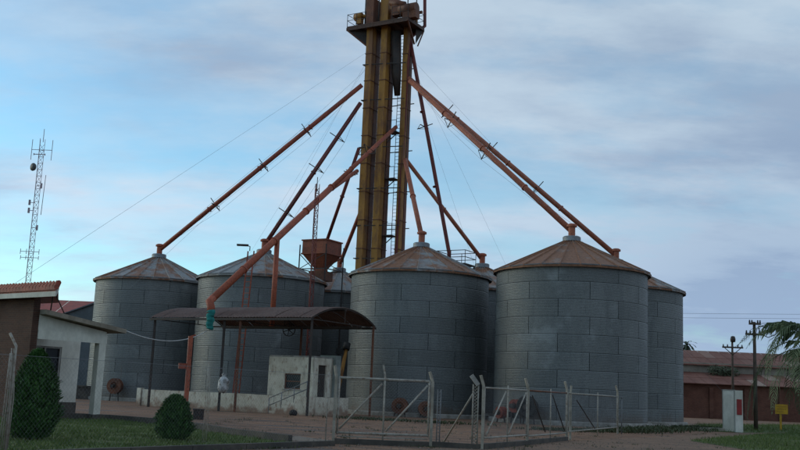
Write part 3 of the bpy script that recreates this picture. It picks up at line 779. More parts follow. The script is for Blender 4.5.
# stairs up the dock
st0 = s_of(on_n(270, 410, Dn-.7)); st1 = s_of(on_n(308, 395, Dn-.7))
stt = thing('dock_stairs', sn((st0+st1)/2, Dn-.6), 'narrow concrete stairs with pipe handrail climbing the dock wall', 'stairs')
NSTEP = 6
for k in range(NSTEP):
    a = st0+(st1-st0)*k/NSTEP; z = DZ*(k+1)/NSTEP
    build(MB().box(sn((a+st1)/2, Dn-.45, z-DZ/NSTEP/2), (st1-a, .84, DZ/NSTEP-.004), ROW), 'step', WHITE, stt)
for dz in (.45, .9):
    build(MB().tube([sn(st0, Dn-.85, dz+.05), sn(st1, Dn-.85, DZ+dz)], .03, 8), 'handrail', STEEL, stt)
for k in range(4):
    f = k/3; s_ = st0+(st1-st0)*f; build(MB().tube([sn(s_, Dn-.85, DZ*f if k else 0), sn(s_, Dn-.85, DZ*f+.95)], .03, 8), 'baluster', STEEL, stt)
q = G(293, 415.5); q = Vector((q.x, q.y, 0))
mb = MB().lathe([(.001, .02), (.2, 0), (.26, .12), (.22, .26), (.08, .34), (.001, .35)], q, 12, True)
tag(build(mb, 'dirt_clod', BLACKR, off=q), 'small dark lump lying at the foot of the dock stairs', 'lump')

# white sack hooked on the shed post over the dock
q = on_n(223.5, 384, SHn0+.05)
vs = MB(); rnd = random.Random(3)
prof = [(.02,-.55),(.22,-.5),(.36,-.3),(.30,-.02),(.38,.18),(.24,.36),(.10,.48),(.13,.6),(.02,.63)]
vs.lathe(prof, q, 14, True)
vs.v = [(x+rnd.uniform(-.07,.07), y+rnd.uniform(-.05,.05), z+rnd.uniform(-.05,.05)) for x, y, z in vs.v]
tag(build(vs, 'white_sack', plain('dirty_white_sack', (.55,.55,.54), (.22,.21,.20), 4, .9, lo=.45, hi=.6), off=q), 'crumpled white sack hung on a shed post above the dock', 'sack')

# yellow auger leaning between hut and silo
a = on_n(346, 350, 58.6); b = on_n(337, 399, 57.3); b.z = max(b.z, .15)
ag = thing('yellow_auger', (b.x, b.y, 0), 'leaning yellow auger tube between the hut and the wide silo', 'auger')
build(MB().tube([a, b], .12, 12), 'tube', OCHRE, ag)
build(MB().tube([a+(a-b).normalized()*.02, a+(a-b).normalized()*.5], .24, 12).box(a+Vector((-.45,0,-.1)), (.5,.4,.4)), 'motor', BLACKR, ag)
build(MB().box(Vector((b.x, b.y, .2)), (.6,.5,.4), ROW), 'boot', RUST, ag)

# ------------------------------------------------------------------ aeration fans at the silo feet
def fan(x, y, key, label, r=.55, mat=REDF, disc=False):
    # stands against the wall of its silo, facing the camera
    c0 = SIL[key].location; d = ray(x, y)
    dd = Vector((d.x, d.y, 0)).normalized()
    rel = Vector((CAM.x-c0.x, CAM.y-c0.y, 0)); rr_ = RS + .95
    bq = rel.dot(dd); cq = rel.length_squared - rr_*rr_
    disc_ = bq*bq-cq
    k = -bq - math.sqrt(disc_) if disc_ > 0 else -bq
    c = Vector((dd.x*k, dd.y*k, 0)); z = CAM.z + d.z*(k/math.hypot(d.x, d.y)); z = max(z, r+.12)
    t = thing('aeration_fan', (c.x, c.y, 0), label, 'fan', 'aeration fans at the silo feet')
    outw = (c-c0); outw.z = 0; outw.normalize(); side = Vector((-outw.y, outw.x, 0))
    cc = Vector((c.x, c.y, z))
    build(MB().lathe([(.001, -.22), (r, -.22), (r, .22), (r*.5, .22), (r*.42, .15), (.001, .12)], cc, 22, False, outw), 'housing', mat, t)
    build(MB().lathe([(.001, .2), (.15, .2), (.15, .55), (.001, .56)], cc, 14, False, outw), 'motor', DARKST, t)
    build(MB().beam(cc-outw*.2+Vector((0,0,-.1)), cc-outw*1.1+Vector((0,0,-.1)), .36), 'duct', DARKST, t)
    ft = MB()
    for sgn in (-1, 1): ft.beam(cc+side*.3*sgn+Vector((0,0,-r*.6)), Vector((c.x, c.y, 0))+side*.38*sgn, .07)
    build(ft, 'stand', DARKST, t)
    if disc:
        build(MB().lathe([(r*.62, .1), (r*1.25, .05), (r*1.25, .3), (r*1.05, .36), (r*.62, .3)], cc+outw*.12, 24, True, outw), 'rubber_ring', BLACKR, t)
fan(115, 386, 'f1', 'brown aeration fan at the foot of the far left silo', .62, RUST)
fan(400, 406, 'f3', 'larger dark red fan at the foot of the silo beside the hut', .55, RUST)
fan(425.5, 411, 'f3', 'smaller dark red fan half hidden by a gate post', .5, RUST)
fan(501, 412.5, 'f4', 'small red fan at the left foot of the rusted roof silo', .38, REDF)
fan(516, 406, 'f4', 'red fan next to the black rubber ring at the rusted roof silo', .42, REDF)
fan(529, 407, 'f4', 'fan with a big black rubber ring behind the gate', .55, BLACKR, True)
# concrete block beside the dock end
q = G(70, 396); 
q = P(78, 391, 84)
mb = MB().box((q.x, q.y, .5), (2.4, 1.2, 1.0), R(5)).box((q.x, q.y, 1.05), (2.6, 1.4, .12), R(5))
tag(build(mb, 'block_tank', CONCD, off=(q.x, q.y, 0)), 'low dark concrete tank seen under the porch roof', 'tank')

# ------------------------------------------------------------------ grey gabled shed and red roofed building at the left
q = P(118, 296, 100); rz_ = q.z; Lw = 14.0
gs = thing('grey_shed', (q.x-2, 100, 0), 'grey sheet metal gabled shed behind the far left silo', 'shed')
slope = .40
nP = 12
for k in range(nP):
    x0 = q.x-Lw + k*Lw*2/nP; x1 = x0+Lw*2/nP-.02
    z0 = rz_-abs(x0-q.x)*slope; z1 = rz_-abs(x1-q.x)*slope
    mb = MB().add([(x0,100,0),(x1,100,0),(x1,100,z1),(x0,100,z0),(x0,100.1,0),(x1,100.1,0),(x1,100.1,z1),(x0,100.1,z0)], [(0,1,2,3),(5,4,7,6),(0,3,7,4),(1,5,6,2),(3,2,6,7)])
    build(mb, 'wall_panel', GREYM, gs)
for sg in (-1, 1):
    e = Vector((q.x+sg*(Lw+.4), 99.7, rz_-(Lw+.4)*slope)); 
    mb = MB().add([(q.x,99.7,rz_+.02),(q.x,130,rz_+.02),(e.x,130,e.z+.02),(e.x,99.7,e.z+.02),(q.x,99.7,rz_+.14),(q.x,130,rz_+.14),(e.x,130,e.z+.14),(e.x,99.7,e.z+.14)], [(0,1,2,3),(7,6,5,4),(0,3,7,4),(3,2,6,7)])
    build(mb, 'roof', GREYM, gs)
build(MB().box((q.x-Lw, 115, (rz_-Lw*slope)/2), (.15, 29.8, rz_-Lw*slope)), 'side_wall', GREYM, gs)
zt = P(70, 300, 140).z; zb = P(70, 316, 134).z
rb = thing('red_roofed_building', (-38, 138, 0), 'far building with a plain red roof beyond the house', 'building')
for k in range(12):
    x0 = -62+k*4; mb = MB().add([(x0,134,zb),(x0+3.97,134,zb),(x0+3.97,141,zt),(x0,141,zt)], [(0,1,2,3)])
    mb.add([(x0,134,zb),(x0+3.97,134,zb),(x0+3.97,134,zb-.2),(x0,134,zb-.2)], [(0,3,2,1)])
    build(mb, 'roof_sheet', TILE, rb)
build(MB().box((-38, 138.5, zb/2), (47, 8, zb-.1)), 'wall', FARBRICK, rb)

# ------------------------------------------------------------------ brick house with porch at the left
U = Vector((.63, .777, 0)).normalized(); W = Vector((-U.y, U.x, 0))     # U away along the porch, W along the front wall to the left
B = Vector((-14.05, 38.85, 0)); HA = math.atan2(U.y, U.x)
def hp_(u, w_, z): return B + U*u + W*w_ + Vector((0,0,z))
ho = thing('brick_house', B+W*4, 'brick house with red tiled eave and white sloping porch at the left edge', 'house')
def hbox(u0, u1, w0, w1, z0, z1):
    return MB().box(hp_((u0+u1)/2, (w0+w1)/2, (z0+z1)/2), (u1-u0, w1-w0, z1-z0), HA)
build(hbox(0, .28, 0, 14, 0, 4.75), 'wall', BRICK, ho)
SLABM = plain('mossy_slab_concrete', (.30,.255,.20), (.17,.145,.11), 1.6, .9, 0, 'World', .02)
# porch : beam (trapezoid), slab, column
def trap(u0, u1, w0, w1, zb0, zb1, zt0, zt1):
    vs = [hp_(u0,w0,zb0), hp_(u1,w0,zb1), hp_(u1,w0,zt1), hp_(u0,w0,zt0), hp_(u0,w1,zb0), hp_(u1,w1,zb1), hp_(u1,w1,zt1), hp_(u0,w1,zt0)]
    return MB().add(vs, [(0,1,2,3),(5,4,7,6),(0,3,7,4),(1,5,6,2),(3,2,6,7),(0,4,5,1)])
build(trap(0.282, 3.42, 0, .22, 3.1, 3.1, 4.02, 3.56), 'beam', WPAINT, ho)
build(trap(0.29, 3.44, -.035, -.003, 3.08, 3.08, 3.44, 3.40), 'lintel', WPAINT, ho)
build(trap(.285, 4.05, -.45, 5.0, 4.03, 3.55, 4.21, 3.72), 'porch_slab', SLABM, ho)
co = build(hbox(3.1, 3.42, -.02, .30, 0, 3.10), 'column', WPAINT, ho)
build(hbox(3.0, 3.52, -.12, .40, 0, .22), 'footing', CONCD, co)
# recessed white wall with window
ww0, ww1, wz0, wz1 = 2.3, 4.75, 1.55, 3.0
WQ = 5.2
mb = MB()
for a in ((.28, ww0, 0, 4.0), (ww1, 5.7, 0, 4.0), (ww0, ww1, 0, wz0), (ww0, ww1, wz1, 4.0)):
    m_ = hbox(a[0], a[1], WQ, WQ+.25, a[2], a[3]); mb.add(m_.v, m_.f)
build(mb, 'porch_wall', WPAINT, ho)
build(hbox(.3, 5.73, WQ-.025, WQ-.004, 0, .55), 'wall_base', CONCD, ho)
build(hbox(5.45, 5.7, WQ+.253, 14, 0, 4.0), 'back_wall', WPAINT, ho)
wi = build(hbox(ww0+.03, ww1-.03, WQ+.12, WQ+.14, wz0+.03, wz1-.03), 'window', GLASS, ho)
mb = MB()
for u_ in (ww0+.04, (ww0*2+ww1)/3, (ww0+2*ww1)/3, ww1-.04):
    m_ = hbox(u_-.04, u_+.04, WQ+.03, WQ+.11, wz0+.002, wz1-.002); mb.add(m_.v, m_.f)
for z in (wz0+.04, wz1-.04):
    m_ = hbox(ww0+.08, ww1-.08, WQ+.035, WQ+.105, z-.035, z+.035); mb.add(m_.v, m_.f)
build(mb, 'frame', CONC, wi)
build(hbox(3.2, 3.6, WQ+.06, WQ+.08, wz0+.1, wz1-.1), 'curtain', WPAINT, wi)
build(hbox(ww0-.1, ww1+.1, WQ-.09, WQ+.03, wz0-.09, wz0-.004), 'sill', CONC, wi)
# tiled roof: low slope rising away from the eave
E0, ESL, WE, UT = 4.92, .15, -2.05, 3.0       # eave height, slope, right corner, depth to the ridge
V = Vector((-.30, .954, 0))                      # the verge runs back almost square to the street
def rz(v): return E0 + v*ESL
def rp3(v, w_, z): return B + U*-.4 + W*w_ + V*v + Vector((0,0,z))
rv = [rp3(0,WE,rz(0)-.03), rp3(0,13,rz(0)-.03), rp3(UT,13,rz(UT)-.03), rp3(UT,WE,rz(UT)-.03), rp3(2*UT,WE,rz(0)-.03), rp3(2*UT,13,rz(0)-.03)]
lowr = [q-Vector((0,0,.10)) for q in rv]
build(MB().add(rv+lowr, [(0,3,2,1), (3,4,5,2), (6,7,8,9), (9,8,11,10), (0,1,7,6), (0,6,9,3), (3,9,10,4)]), 'roof', TILE, ho)
build(MB().beam(rp3(-.02,WE-.02,rz(0)-.22), rp3(-.02,13,rz(0)-.22), .05, .19), 'fascia_board', WPAINT, ho)
build(MB().beam(rp3(.05,WE-.03,rz(.05)-.2), rp3(UT,WE-.03,rz(UT)-.2), .05, .16), 'verge_board', WPAINT, ho)
tl = MB(); rr_ = random.Random(5)
for i in range(9):
    for j in range(50):
        v_ = -.1 + i*.34; w_ = WE + j*.23; dz = rr_.uniform(-.008, .012); vs = []
        for vv in (v_, v_+.40):
            for k in range(5):
                a = math.pi*k/4; zz_ = rz(vv) + .02 + .075*math.sin(a) + dz + (.045 if vv == v_ else 0)
                vs.append(rp3(vv, w_+.115-.105*math.cos(a), zz_))
        vs += [rp3(v_, w_, rz(v_)-.05), rp3(v_, w_+.23, rz(v_)-.05)]
        tl.add(vs, [(k, k+1, 5+k+1, 5+k) for k in range(4)] + [(10, 0, 1, 2, 3, 4, 11)])
tg = build(tl, 'roof_tiles', TILE, ho); tg['kind'] = 'stuff'
vt = MB()
for i in range(9):
    f0 = i*.34-.12; f1 = f0+.42
    vt.tube([rp3(f0, WE-.03, rz(f0)+.045), rp3(f1, WE-.03, rz(f1)+.02)], [.10, .09], 8)
vg = build(vt, 'verge_tiles', TILE, ho); vg['kind'] = 'stuff'
# stay rods from the roof overhang down to the porch slab
q = rp3(.4, WE+.15, rz(.4)-.12)
for uu, w_ in ((.55, -.3), (1.2, -.3)):
    build(MB().tube([q, hp_(uu, w_, 4.22-.12*uu)], .025, 6), 'stay_rod', DARKST, ho)

# cable from the porch to the shed
a = hp_(3.9, -.4, 3.7); b = on_n(207, 331, SHn0); pts = []
for k in range(17):
    f = k/16; p_ = a.lerp(b, f); p_.z -= .55*4*f*(1-f); pts.append(p_)
tag(build(MB().tube(pts, .022, 6), 'sagging_cable', plain('pale_cable', (.55,.56,.55), (.42,.42,.41), 2), off=None), 'pale cable sagging from the porch roof to the shed', 'cable')

# ------------------------------------------------------------------ shrubs
def thuja(base, h, r, label, n, seed, cone=1.0):
    rd = random.Random(seed)
    t = thing('thuja_shrub', base, label, 'shrub', 'clipped thuja shrubs on the lawn')
    def rad(f): return r*(math.sin(math.pi*min(1, f*1.15+.18))**.75 if f < .45 else (1-(f-.45)/.56)**(.62*cone)) if f < 1 else 0
    build(MB().tube([base, base+Vector((0,0,h*.8))], [.07*h/2, .01], 7), 'trunk', WOOD, t)
    mb = MB()
    lump = [(rd.uniform(0, 6.28), rd.uniform(.05, .95), rd.uniform(-.15, .17)) for _ in range(60)]
    for _ in range(n):
        f = rd.random()**.85; a = rd.uniform(0, 6.283); k = rd.random()**.28
        bmp = 1+sum(c*math.exp(-((math.atan2(math.sin(a-b_), math.cos(a-b_)))**2)*14-((f-g_)*11)**2) for b_, g_, c in lump)
        if rd.random() < .06: k *= rd.uniform(1.03, 1.16)
        rr = rad(f)*k*bmp; c = base + Vector((math.cos(a)*rr, math.sin(a)*rr, .04+f*h*.97))
        o = Vector((math.cos(a), math.sin(a), rd.uniform(.5, 2.2))).normalized(); sdv = Vector((-math.sin(a), math.cos(a), rd.uniform(-.6,.6))).normalized()
        ln = rd.uniform(.035, .125)*(.7+.3*h/2); wd = ln*.33
        o = (o + Vector((rd.gauss(0,.3), rd.gauss(0,.3), rd.gauss(0,.25)))).normalized()
        mb.add([c-sdv*wd*.4, c+sdv*wd*.4, c+sdv*wd+o*ln*.6, c+o*ln*1.15, c-sdv*wd+o*ln*.6], [(0,1,2,3,4)])
    build(mb, 'crown', THUJA, t)
g_ = G(30, 440); thuja(Vector((g_.x, g_.y, 0)), 2.28, .66, 'tall conical green thuja shrub in front of the brick wall', 15000, 1)
g_ = G(173, 441); thuja(Vector((g_.x, g_.y, 0)), 1.22, .52, 'small round green thuja shrub on the lawn below the red post', 9000, 2, .8)

# red post with bracket box behind the small shrub
q = P(186, 400, 45); ztop = P(186.5, 336, 45).z
rp_ = thing('red_post', (q.x, q.y, 0), 'square red steel post with a small bracket box behind the round shrub', 'post')
build(MB().box((q.x, q.y, ztop/2), (.19, .19, ztop), R(20)), 'post', ORANGE, rp_)
build(MB().box((q.x-.26, q.y, P(182, 366, 45).z), (.36, .22, .24), R(20)), 'bracket_box', BRICKRED, rp_)
build(MB().beam((q.x, q.y, ztop-.02), (q.x+.22, q.y, ztop+.06), .07), 'top_hook', BRICKRED, rp_)
q = G(198, 419.6)
mb = MB().box((q.x, q.y, .22), (.48, .4, .44), R(12)).box((q.x, q.y, .465), (.54, .46, .05), R(12))
tag(build(mb, 'meter_box', DARKST, off=(q.x, q.y, 0)), 'low dark box on the dirt just right of the round shrub', 'box')

# ------------------------------------------------------------------ chain link fence, gate posts, gate leaves
def wire_mesh(a, b, z0, z1, pitch, r, mat, parent, name='wire_mesh'):
    a = Vector((a[0], a[1], 0)); b = Vector((b[0], b[1], 0)); d = b-a; ln = d.length; d.normalize(); H = z1-z0
    mb = MB(); k = -int(H/pitch)-1
    nrm = Vector((-d.y, d.x, 0))*.004
    while k*pitch < ln + H:
        for sg in (1, -1):
            x0, zz0 = k*pitch, 0.0; x1, zz1 = k*pitch+H, H
            if x0 < 0: zz0 += -x0; x0 = 0
            if x1 > ln: zz1 -= x1-ln; x1 = ln
            if x1-x0 > .02 and zz1 > zz0:
                f = (lambda z: z0+z) if sg == 1 else (lambda z: z1-z)
                mb.tube([a+d*x0+nrm*sg+Vector((0,0,f(zz0))), a+d*x1+nrm*sg+Vector((0,0,f(zz1)))], r, 3, False, False)
        k += 1
    o = build(mb, name, mat, parent); o['kind'] = 'stuff'; return o
def conc_post(p, h, label, lean=(-.12, -.04), w_=.088, grp='concrete fence posts by the gate', mat=None, rz_=0):
    p = Vector((p[0], p[1], 0)); m_ = mat or CONCP
    t = thing('fence_post', p, label, 'post', grp)
    build(MB().box(p+Vector((0,0,(h-.3)/2)), (w_, w_, h-.3), rz_), 'shaft', m_, t)
    a = p+Vector((0,0,h-.31)); bb = a+Vector((lean[0], lean[1], .33)); build(MB().beam(a, bb, w_*.82), 'angled_top', m_, t)
    return t
CONCP = plain('pale_post_concrete', (.36,.325,.265), (.22,.195,.155), 3, .9, 0, 'World', .008)
gp = {}
for key, x, yb, yt, lab in (
    ('a', 333, 444, 366, 'first pale fence post, left end of the braced gate'),
    ('b', 430.5, 447, 372.5, 'pale fence post at the right end of the braced gate'),
    ('c', 482, 449.5, 376, 'pale fence post right of the gate opening'),
    ('d', 527, 445, 379, 'pale fence post where the rusty top rail begins'),
    ('e', 566.5, 440.5, 382, 'doubled pale fence post where the rusty rail ends'),
    ('f', 617.5, 434, 386, 'last pale fence post at the far right of the fence')):
    g_ = G(x, yb); h = P(x, yt, g_.y).z; gp[key] = (g_.x, g_.y, h)
    conc_post(g_, h, lab, (-.10, -.03) if key != 'a' else (-.06, -.02))
g_ = G(570, 440); conc_post(g_, 2.15, 'right twin of the doubled fence post', (.03, 0), .09)
def leaf(a, b, h, label, top_mat, mid, braces, zbot=.32, mesh=True, r=.030, bot_mat=None, grp='pipe framed gate and fence panels'):
    a = Vector((a[0], a[1], 0)); b = Vector((b[0], b[1], 0)); d = (b-a).normalized()
    a2 = a+d*.1; b2 = b-d*.1; Z = lambda z: Vector((0,0,z))
    t = thing('gate_panel', (a+b)/2, label, 'gate', grp)
    build(MB().tube([a2+Z(h), b2+Z(h)], r, 8), 'top_rail', top_mat, t)
    build(MB().tube([a2+Z(zbot), b2+Z(zbot)], r, 8), 'bottom_rail', bot_mat or PALE, t)
    for q in (a2, b2): build(MB().tube([q+Z(zbot-.05), q+Z(h)], r*.9, 8), 'stile', PALE, t)
    m_ = a.lerp(b, mid); build(MB().tube([m_+Z(0), m_+Z(h+.12)], r*.8, 8), 'mid_stile', PALE, t)
    for (f0, z0, f1, z1, mt) in braces:
        build(MB().tube([a2.lerp(b2, f0)+Z(z0), a2.lerp(b2, f1)+Z(z1)], r*.8, 8), 'brace', mt, t)
    if mesh: wire_mesh(a2, b2, zbot, h, .10, .0020, STEEL, t)
    return t, a2, b2
A, Bp, Cp, Dp, Ep, Fp = [gp[k] for k in 'abcdef']
t1, a2, b2 = leaf(A, Bp, 1.98, 'wide braced gate panel left of the gate opening', PALE, .5, ((.02,.45,.47,1.85,PALE),(.53,.42,.98,1.85,PALE)), .34, r=.036)
# bent arm on the middle stile and the ribbed foot board
mb = MB().beam(Vector(((A[0]+Bp[0])/2, (A[1]+Bp[1])/2, 2.08)), Vector(((A[0]+Bp[0])/2-.07, (A[1]+Bp[1])/2, 2.42)), .06); build(mb, 'angled_top', PALE, t1)
for k in range(3):
    build(MB().tube([a2+Vector((0,0,.06+k*.085)), b2+Vector((0,0,.06+k*.085))], .018, 6), 'foot_wire', PALE, t1)
leaf(Cp, Dp, 1.86, 'short braced gate panel with two struts right of the opening', PALE, .52, ((.05,.4,.47,1.78,PALE),(.55,.4,.97,1.78,PALE)), .34)
leaf(Dp, Ep, 1.86, 'fence panel with the rusty brown top rail', RUST, .55, ((.08,1.7,.42,.4,DARKST),(.6,1.75,.95,.4,DARKST)), .30)
leaf(Ep, Fp, 1.86, 'farthest fence panel with pale bottom rail', PALE, .55, ((.15,1.6,.5,.35,DARKST),), .34)
# rolled mesh post and long prop at the opening
q = Vector((Cp[0]-.22, Cp[1]+.1, 0))
t = thing('hinge_post', q, 'thin mesh wrapped hinge post with slanted cap at the gate opening', 'post')
for dx_ in (-.09, .07): build(MB().tube([q+Vector((dx_,0,0)), q+Vector((dx_,0,1.95))], .025, 6), 'pipe', PALE, t)
wire_mesh(q+Vector((-.09,0,0)), q+Vector((.09,.0,0)), .1, 1.92, .1, .012, PALE, t)
build(MB().beam(q+Vector((-.16,0,2.22)), q+Vector((.06,0,1.93)), .13), 'slanted_cap', CONC, t)
e_ = Vector((1.8, 34.6, .03))
build(MB().tube([q+Vector((-.07,0,1.7)), e_], .03, 8), 'prop', PALE, t)
q = Vector((Bp[0]+.17, Bp[1]+.1, 0))
t = thing('latch_post', q, 'thin pipe latch post just right of the braced gate', 'post')
for dx_ in (0, .1): build(MB().tube([q+Vector((dx_,0,0)), q+Vector((dx_,0,1.75))], .016, 6), 'pipe', STEEL, t)
wire_mesh(q, q+Vector((.1,0,0)), .1, 1.7, .1, .008, STEEL, t)
q = Vector((Fp[0]+.2, Fp[1], 0))
t = thing('end_pipe', q, 'thin grey pipe standing just beyond the last fence post', 'post')
build(MB().tube([q, q+Vector((0,0,1.8))], .03, 6).tube([q+Vector((0,0,1.78)), q+Vector((0,0,1.86))], .045, 6), 'pipe', STEEL, t)
# low kerb under the chain link fence running to the lower left
FE = F0 + FD*14
cl = thing('chain_link_fence', F0.lerp(FE, .5), 'chain link fence on a low dark kerb in front of the lawn', 'fence')
for k in range(7):
    a = F0+FD*(14*k/7+.01); b = F0+FD*(14*(k+1)/7-.01)
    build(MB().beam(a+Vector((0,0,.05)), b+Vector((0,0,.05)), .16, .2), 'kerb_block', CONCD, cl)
wire_mesh(F0+FD*.1, FE, .13, 2.02, .10, .0011, STEEL, cl)
for z in (2.02,): build(MB().tube([F0+Vector((0,0,z)), FE+Vector((0,0,z))], .004, 5, False), 'line_wire', STEEL, cl)
def on_fence(x):
    d = ray(x, 400); k = (F0.x*d.y - F0.y*d.x)/(FD.y*d.x - FD.x*d.y); return F0 + FD*k
for x, nn, lab in ((9, 5, None), (207, 4, None)):
    p_ = on_fence(x)
    for k in range(nn):
        q = p_ + FD*(k-1.5)*.05
        build(MB().tube([q+Vector((0,0,.2)), q+Vector((.02,0,1.2)), q+Vector((-.05+.02*k,0,2.05+.1*(k % 2)))], .0125 if x < 100 else .006, 5), 'post_strand', PALE, cl)
p_ = on_fence(9); build(MB().tube([p_+Vector((.03,0,.1)), p_+Vector((.03,0,2.2)), p_+Vector((-.12,0,2.45))], .028, 8), 'post', PALE, cl)
p_ = on_fence(327.5); build(MB().tube([p_+Vector((0,0,.1)), p_+Vector((0,0,2.1))], .018, 8), 'post', PALE, cl)
# dark kerb under the gates
mb = MB()
for a, b in ((A, Bp), (Bp, Cp), (Cp, Dp), (Dp, Ep)):
    mb.beam(Vector((a[0], a[1]+.05, .02)), Vector((b[0], b[1]+.05, .0)), .16, .3)
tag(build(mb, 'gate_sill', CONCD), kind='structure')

# ------------------------------------------------------------------ weeds
def weeds(name, pts, n, h, label, seed):
    rd = random.Random(seed); mb = MB()
    for _ in range(n):
        f = rd.random()*(len(pts)-1); i = int(f); p_ = pts[i].lerp(pts[i+1], f-i); sp = .9
        x = p_.x+rd.gauss(0, sp); y = p_.y+rd.gauss(0, sp*.8)
        for k in range(rd.randint(3, 6)):
            a = rd.uniform(0, 6.28); hh = h*rd.uniform(.3, 1.2); wd = rd.uniform(.02, .045); lx, ly = math.cos(a)*hh*.55, math.sin(a)*hh*.55
            sx_, sy_ = -math.sin(a)*wd, math.cos(a)*wd
            mb.add([(x, y, 0), (x+lx*.55+sx_, y+ly*.55+sy_, hh*.7), (x+lx, y+ly, hh*.95), (x+lx*.55-sx_, y+ly*.55-sy_, hh*.7)], [(0,1,2,3)])
    return tag(build(mb, name, WEED), label, 'weeds', kind='stuff')
weeds('roadside_weeds', [G(621,433), G(650,431.5), G(680,430), G(706,429.5)], 900, .26, 'dark weeds along the foot of the right silos', 4)
weeds('silo_foot_weeds', [G(545,430.5), G(580,431.5), G(615,432)], 500, .16, 'sparse low weeds at the front right silo foot', 5)
weeds('dock_weeds', [G(350,419), G(390,421), G(470,425)], 350, .16, 'sparse low weeds along the foot of the middle silo', 6)
q0 = G(688, 430.3); q1 = G(722, 431.2)
tag(build(MB().beam(Vector((q0.x, q0.y, .1)), Vector((q1.x, q1.y, .1)), .5, .2), 'kerb_slab', CONCP), 'pale concrete slab lying left of the white pillar', 'slab')

# ------------------------------------------------------------------ brick warehouse at the right
WY = 128.0
wh = thing('brick_warehouse', (60, WY+8, 0), 'long brick warehouse with two tiers of rusty sheet roof', 'warehouse')
zl0 = P(740, 385, WY-.6).z; zl1 = P(740, 374, WY+6).z; zu0 = P(740, 366.5, WY+6).z; zu1 = P(740, 352.5, WY+14).z
X0, X1 = 34.0, 78.0
build(MB().box(((X0+X1)/2, WY+.2, zl0/2-.05), (X1-X0, .4, zl0-.1)), 'wall', FARBRICK, wh)
build(MB().box(((X0+X1)/2, WY+6.2, (zl1+zu0)/2-.1), (X1-X0, .3, zu0-zl1+.8)), 'clerestory_wall', plain('pale_dirty_render', (.30,.26,.21), (.20,.165,.13), .4, .9, 0, 'World', lo=.4, hi=.65), wh)
for k in range(10):
    x = X0+1.8+k*4.4; pier = build(MB().box((x, WY-.12, zl0/2-.2), (.5, .24, zl0-.5)), 'pier', FARBRICK, wh)
def m_farroof():
    t = NT('old_rusty_roof_sheet', .75, 0, .25); inf = t.info()
    n = t.noise(.35, 6, .65, 'World', (1,.5,1)); f = t.noise(2.5, 5, .65, 'World', (1,.3,1))
    k = t.mix(t.rng(n, .35, .65), (.135,.05,.035), (.19,.085,.06)); k = t.mix(t.rng(f, .5, .75, 0, .6), k, (.075,.035,.028))
    k = t.mix(t.rng(inf.outputs['Random'], .80, .92, 0, .65), k, (.33,.25,.20))
    t.colour(k); return t.m
FR = m_farroof()
for tier, (y0, z0, y1, z1) in enumerate(((WY-.7, zl0, WY+6.02, zl1), (WY+5.6, zu0, WY+14, zu1))):
    nsh = 30
    for k in range(nsh):
        x0 = X0-.4+(X1-X0+.8)*k/nsh; x1 = X0-.4+(X1-X0+.8)*(k+1)/nsh-.03
        for (f0, f1) in ((0, .5), (.48, 1)):
            ya, yb = y0+(y1-y0)*f0, y0+(y1-y0)*f1; za_, zb_ = z0+(z1-z0)*f0, z0+(z1-z0)*f1; lift = .03 if f0 else 0
            mb = MB().add([(x0,ya,za_+.02+lift),(x1,ya,za_+.02+lift),(x1,yb,zb_+.02),(x0,yb,zb_+.02),(x0,ya,za_-.07+lift),(x1,ya,za_-.07+lift)], [(0,1,2,3),(0,4,5,1)])
            build(mb, 'roof_sheet', FR, wh)
build(MB().box(((X0+X1)/2, WY+14, zu1/2), (X1-X0-.1, .3, zu1-.4)), 'rear_wall', FARBRICK, wh)
for sg in (X0+.15,):
    build(MB().add([(sg,WY+.4,0),(sg,WY+13.8,0),(sg,WY+13.8,zu1-.3),(sg,WY+6.3,zu0-.2),(sg,WY+6.0,zl1-.2),(sg,WY+.4,zl0-.2)], [(0,1,2,3,4,5)]), 'gable_wall', FARBRICK, wh)
q = P(689, 352, WY+12)
build(MB().add([(X0+1.2,WY+13.6,zu1),(X0+3.4,WY+13.6,zu1),(X0+2.3,WY+13.6,zu1+.75),(X0+1.2,WY+14.2,zu1),(X0+3.4,WY+14.2,zu1),(X0+2.3,WY+14.2,zu1+.75)], [(0,1,2),(4,3,5),(0,2,5,3),(1,4,5,2)]), 'ridge_vent', FR, wh)

def leaf_cloud(c, r, n, size, mat, parent, name, seed, flat=(1,1,1)):
    rd = random.Random(seed); mb = MB()
    for _ in range(n):
        v_ = Vector((rd.gauss(0,1), rd.gauss(0,1), rd.gauss(0,1))).normalized()*(rd.random()**.4)*r
        p_ = Vector(c)+Vector((v_.x*flat[0], v_.y*flat[1], v_.z*flat[2])); o = Vector((rd.gauss(0,1), rd.gauss(0,1), rd.gauss(0,1))).normalized(); s_ = o.orthogonal().normalized(); l_ = size*rd.uniform(.6, 1.3)
        mb.add([p_-s_*l_*.4, p_+o*l_, p_+s_*l_*.4, p_-o*l_*.6], [(0,1,2,3)])
    return build(mb, name, mat, parent)
# bush in front of the clerestory
zb_ = P(725, 375, WY+4.5); bt = thing('roof_bush', zb_, 'green bush growing on the warehouse lower roof', 'bush')
rd = random.Random(8)
for k in range(3):
    c = zb_+Vector((-1.2+k*1.1, 0, .55+rd.uniform(-.25,.35))); leaf_cloud(c, rd.uniform(.75,1.1), 260, .22, WEED, bt, 'crown', 20+k, (1.1,.8,.8))
build(MB().tube([zb_+Vector((0,0,-.4)), zb_+Vector((.1,0,.8))], .08, 6), 'trunk', WOOD, bt)

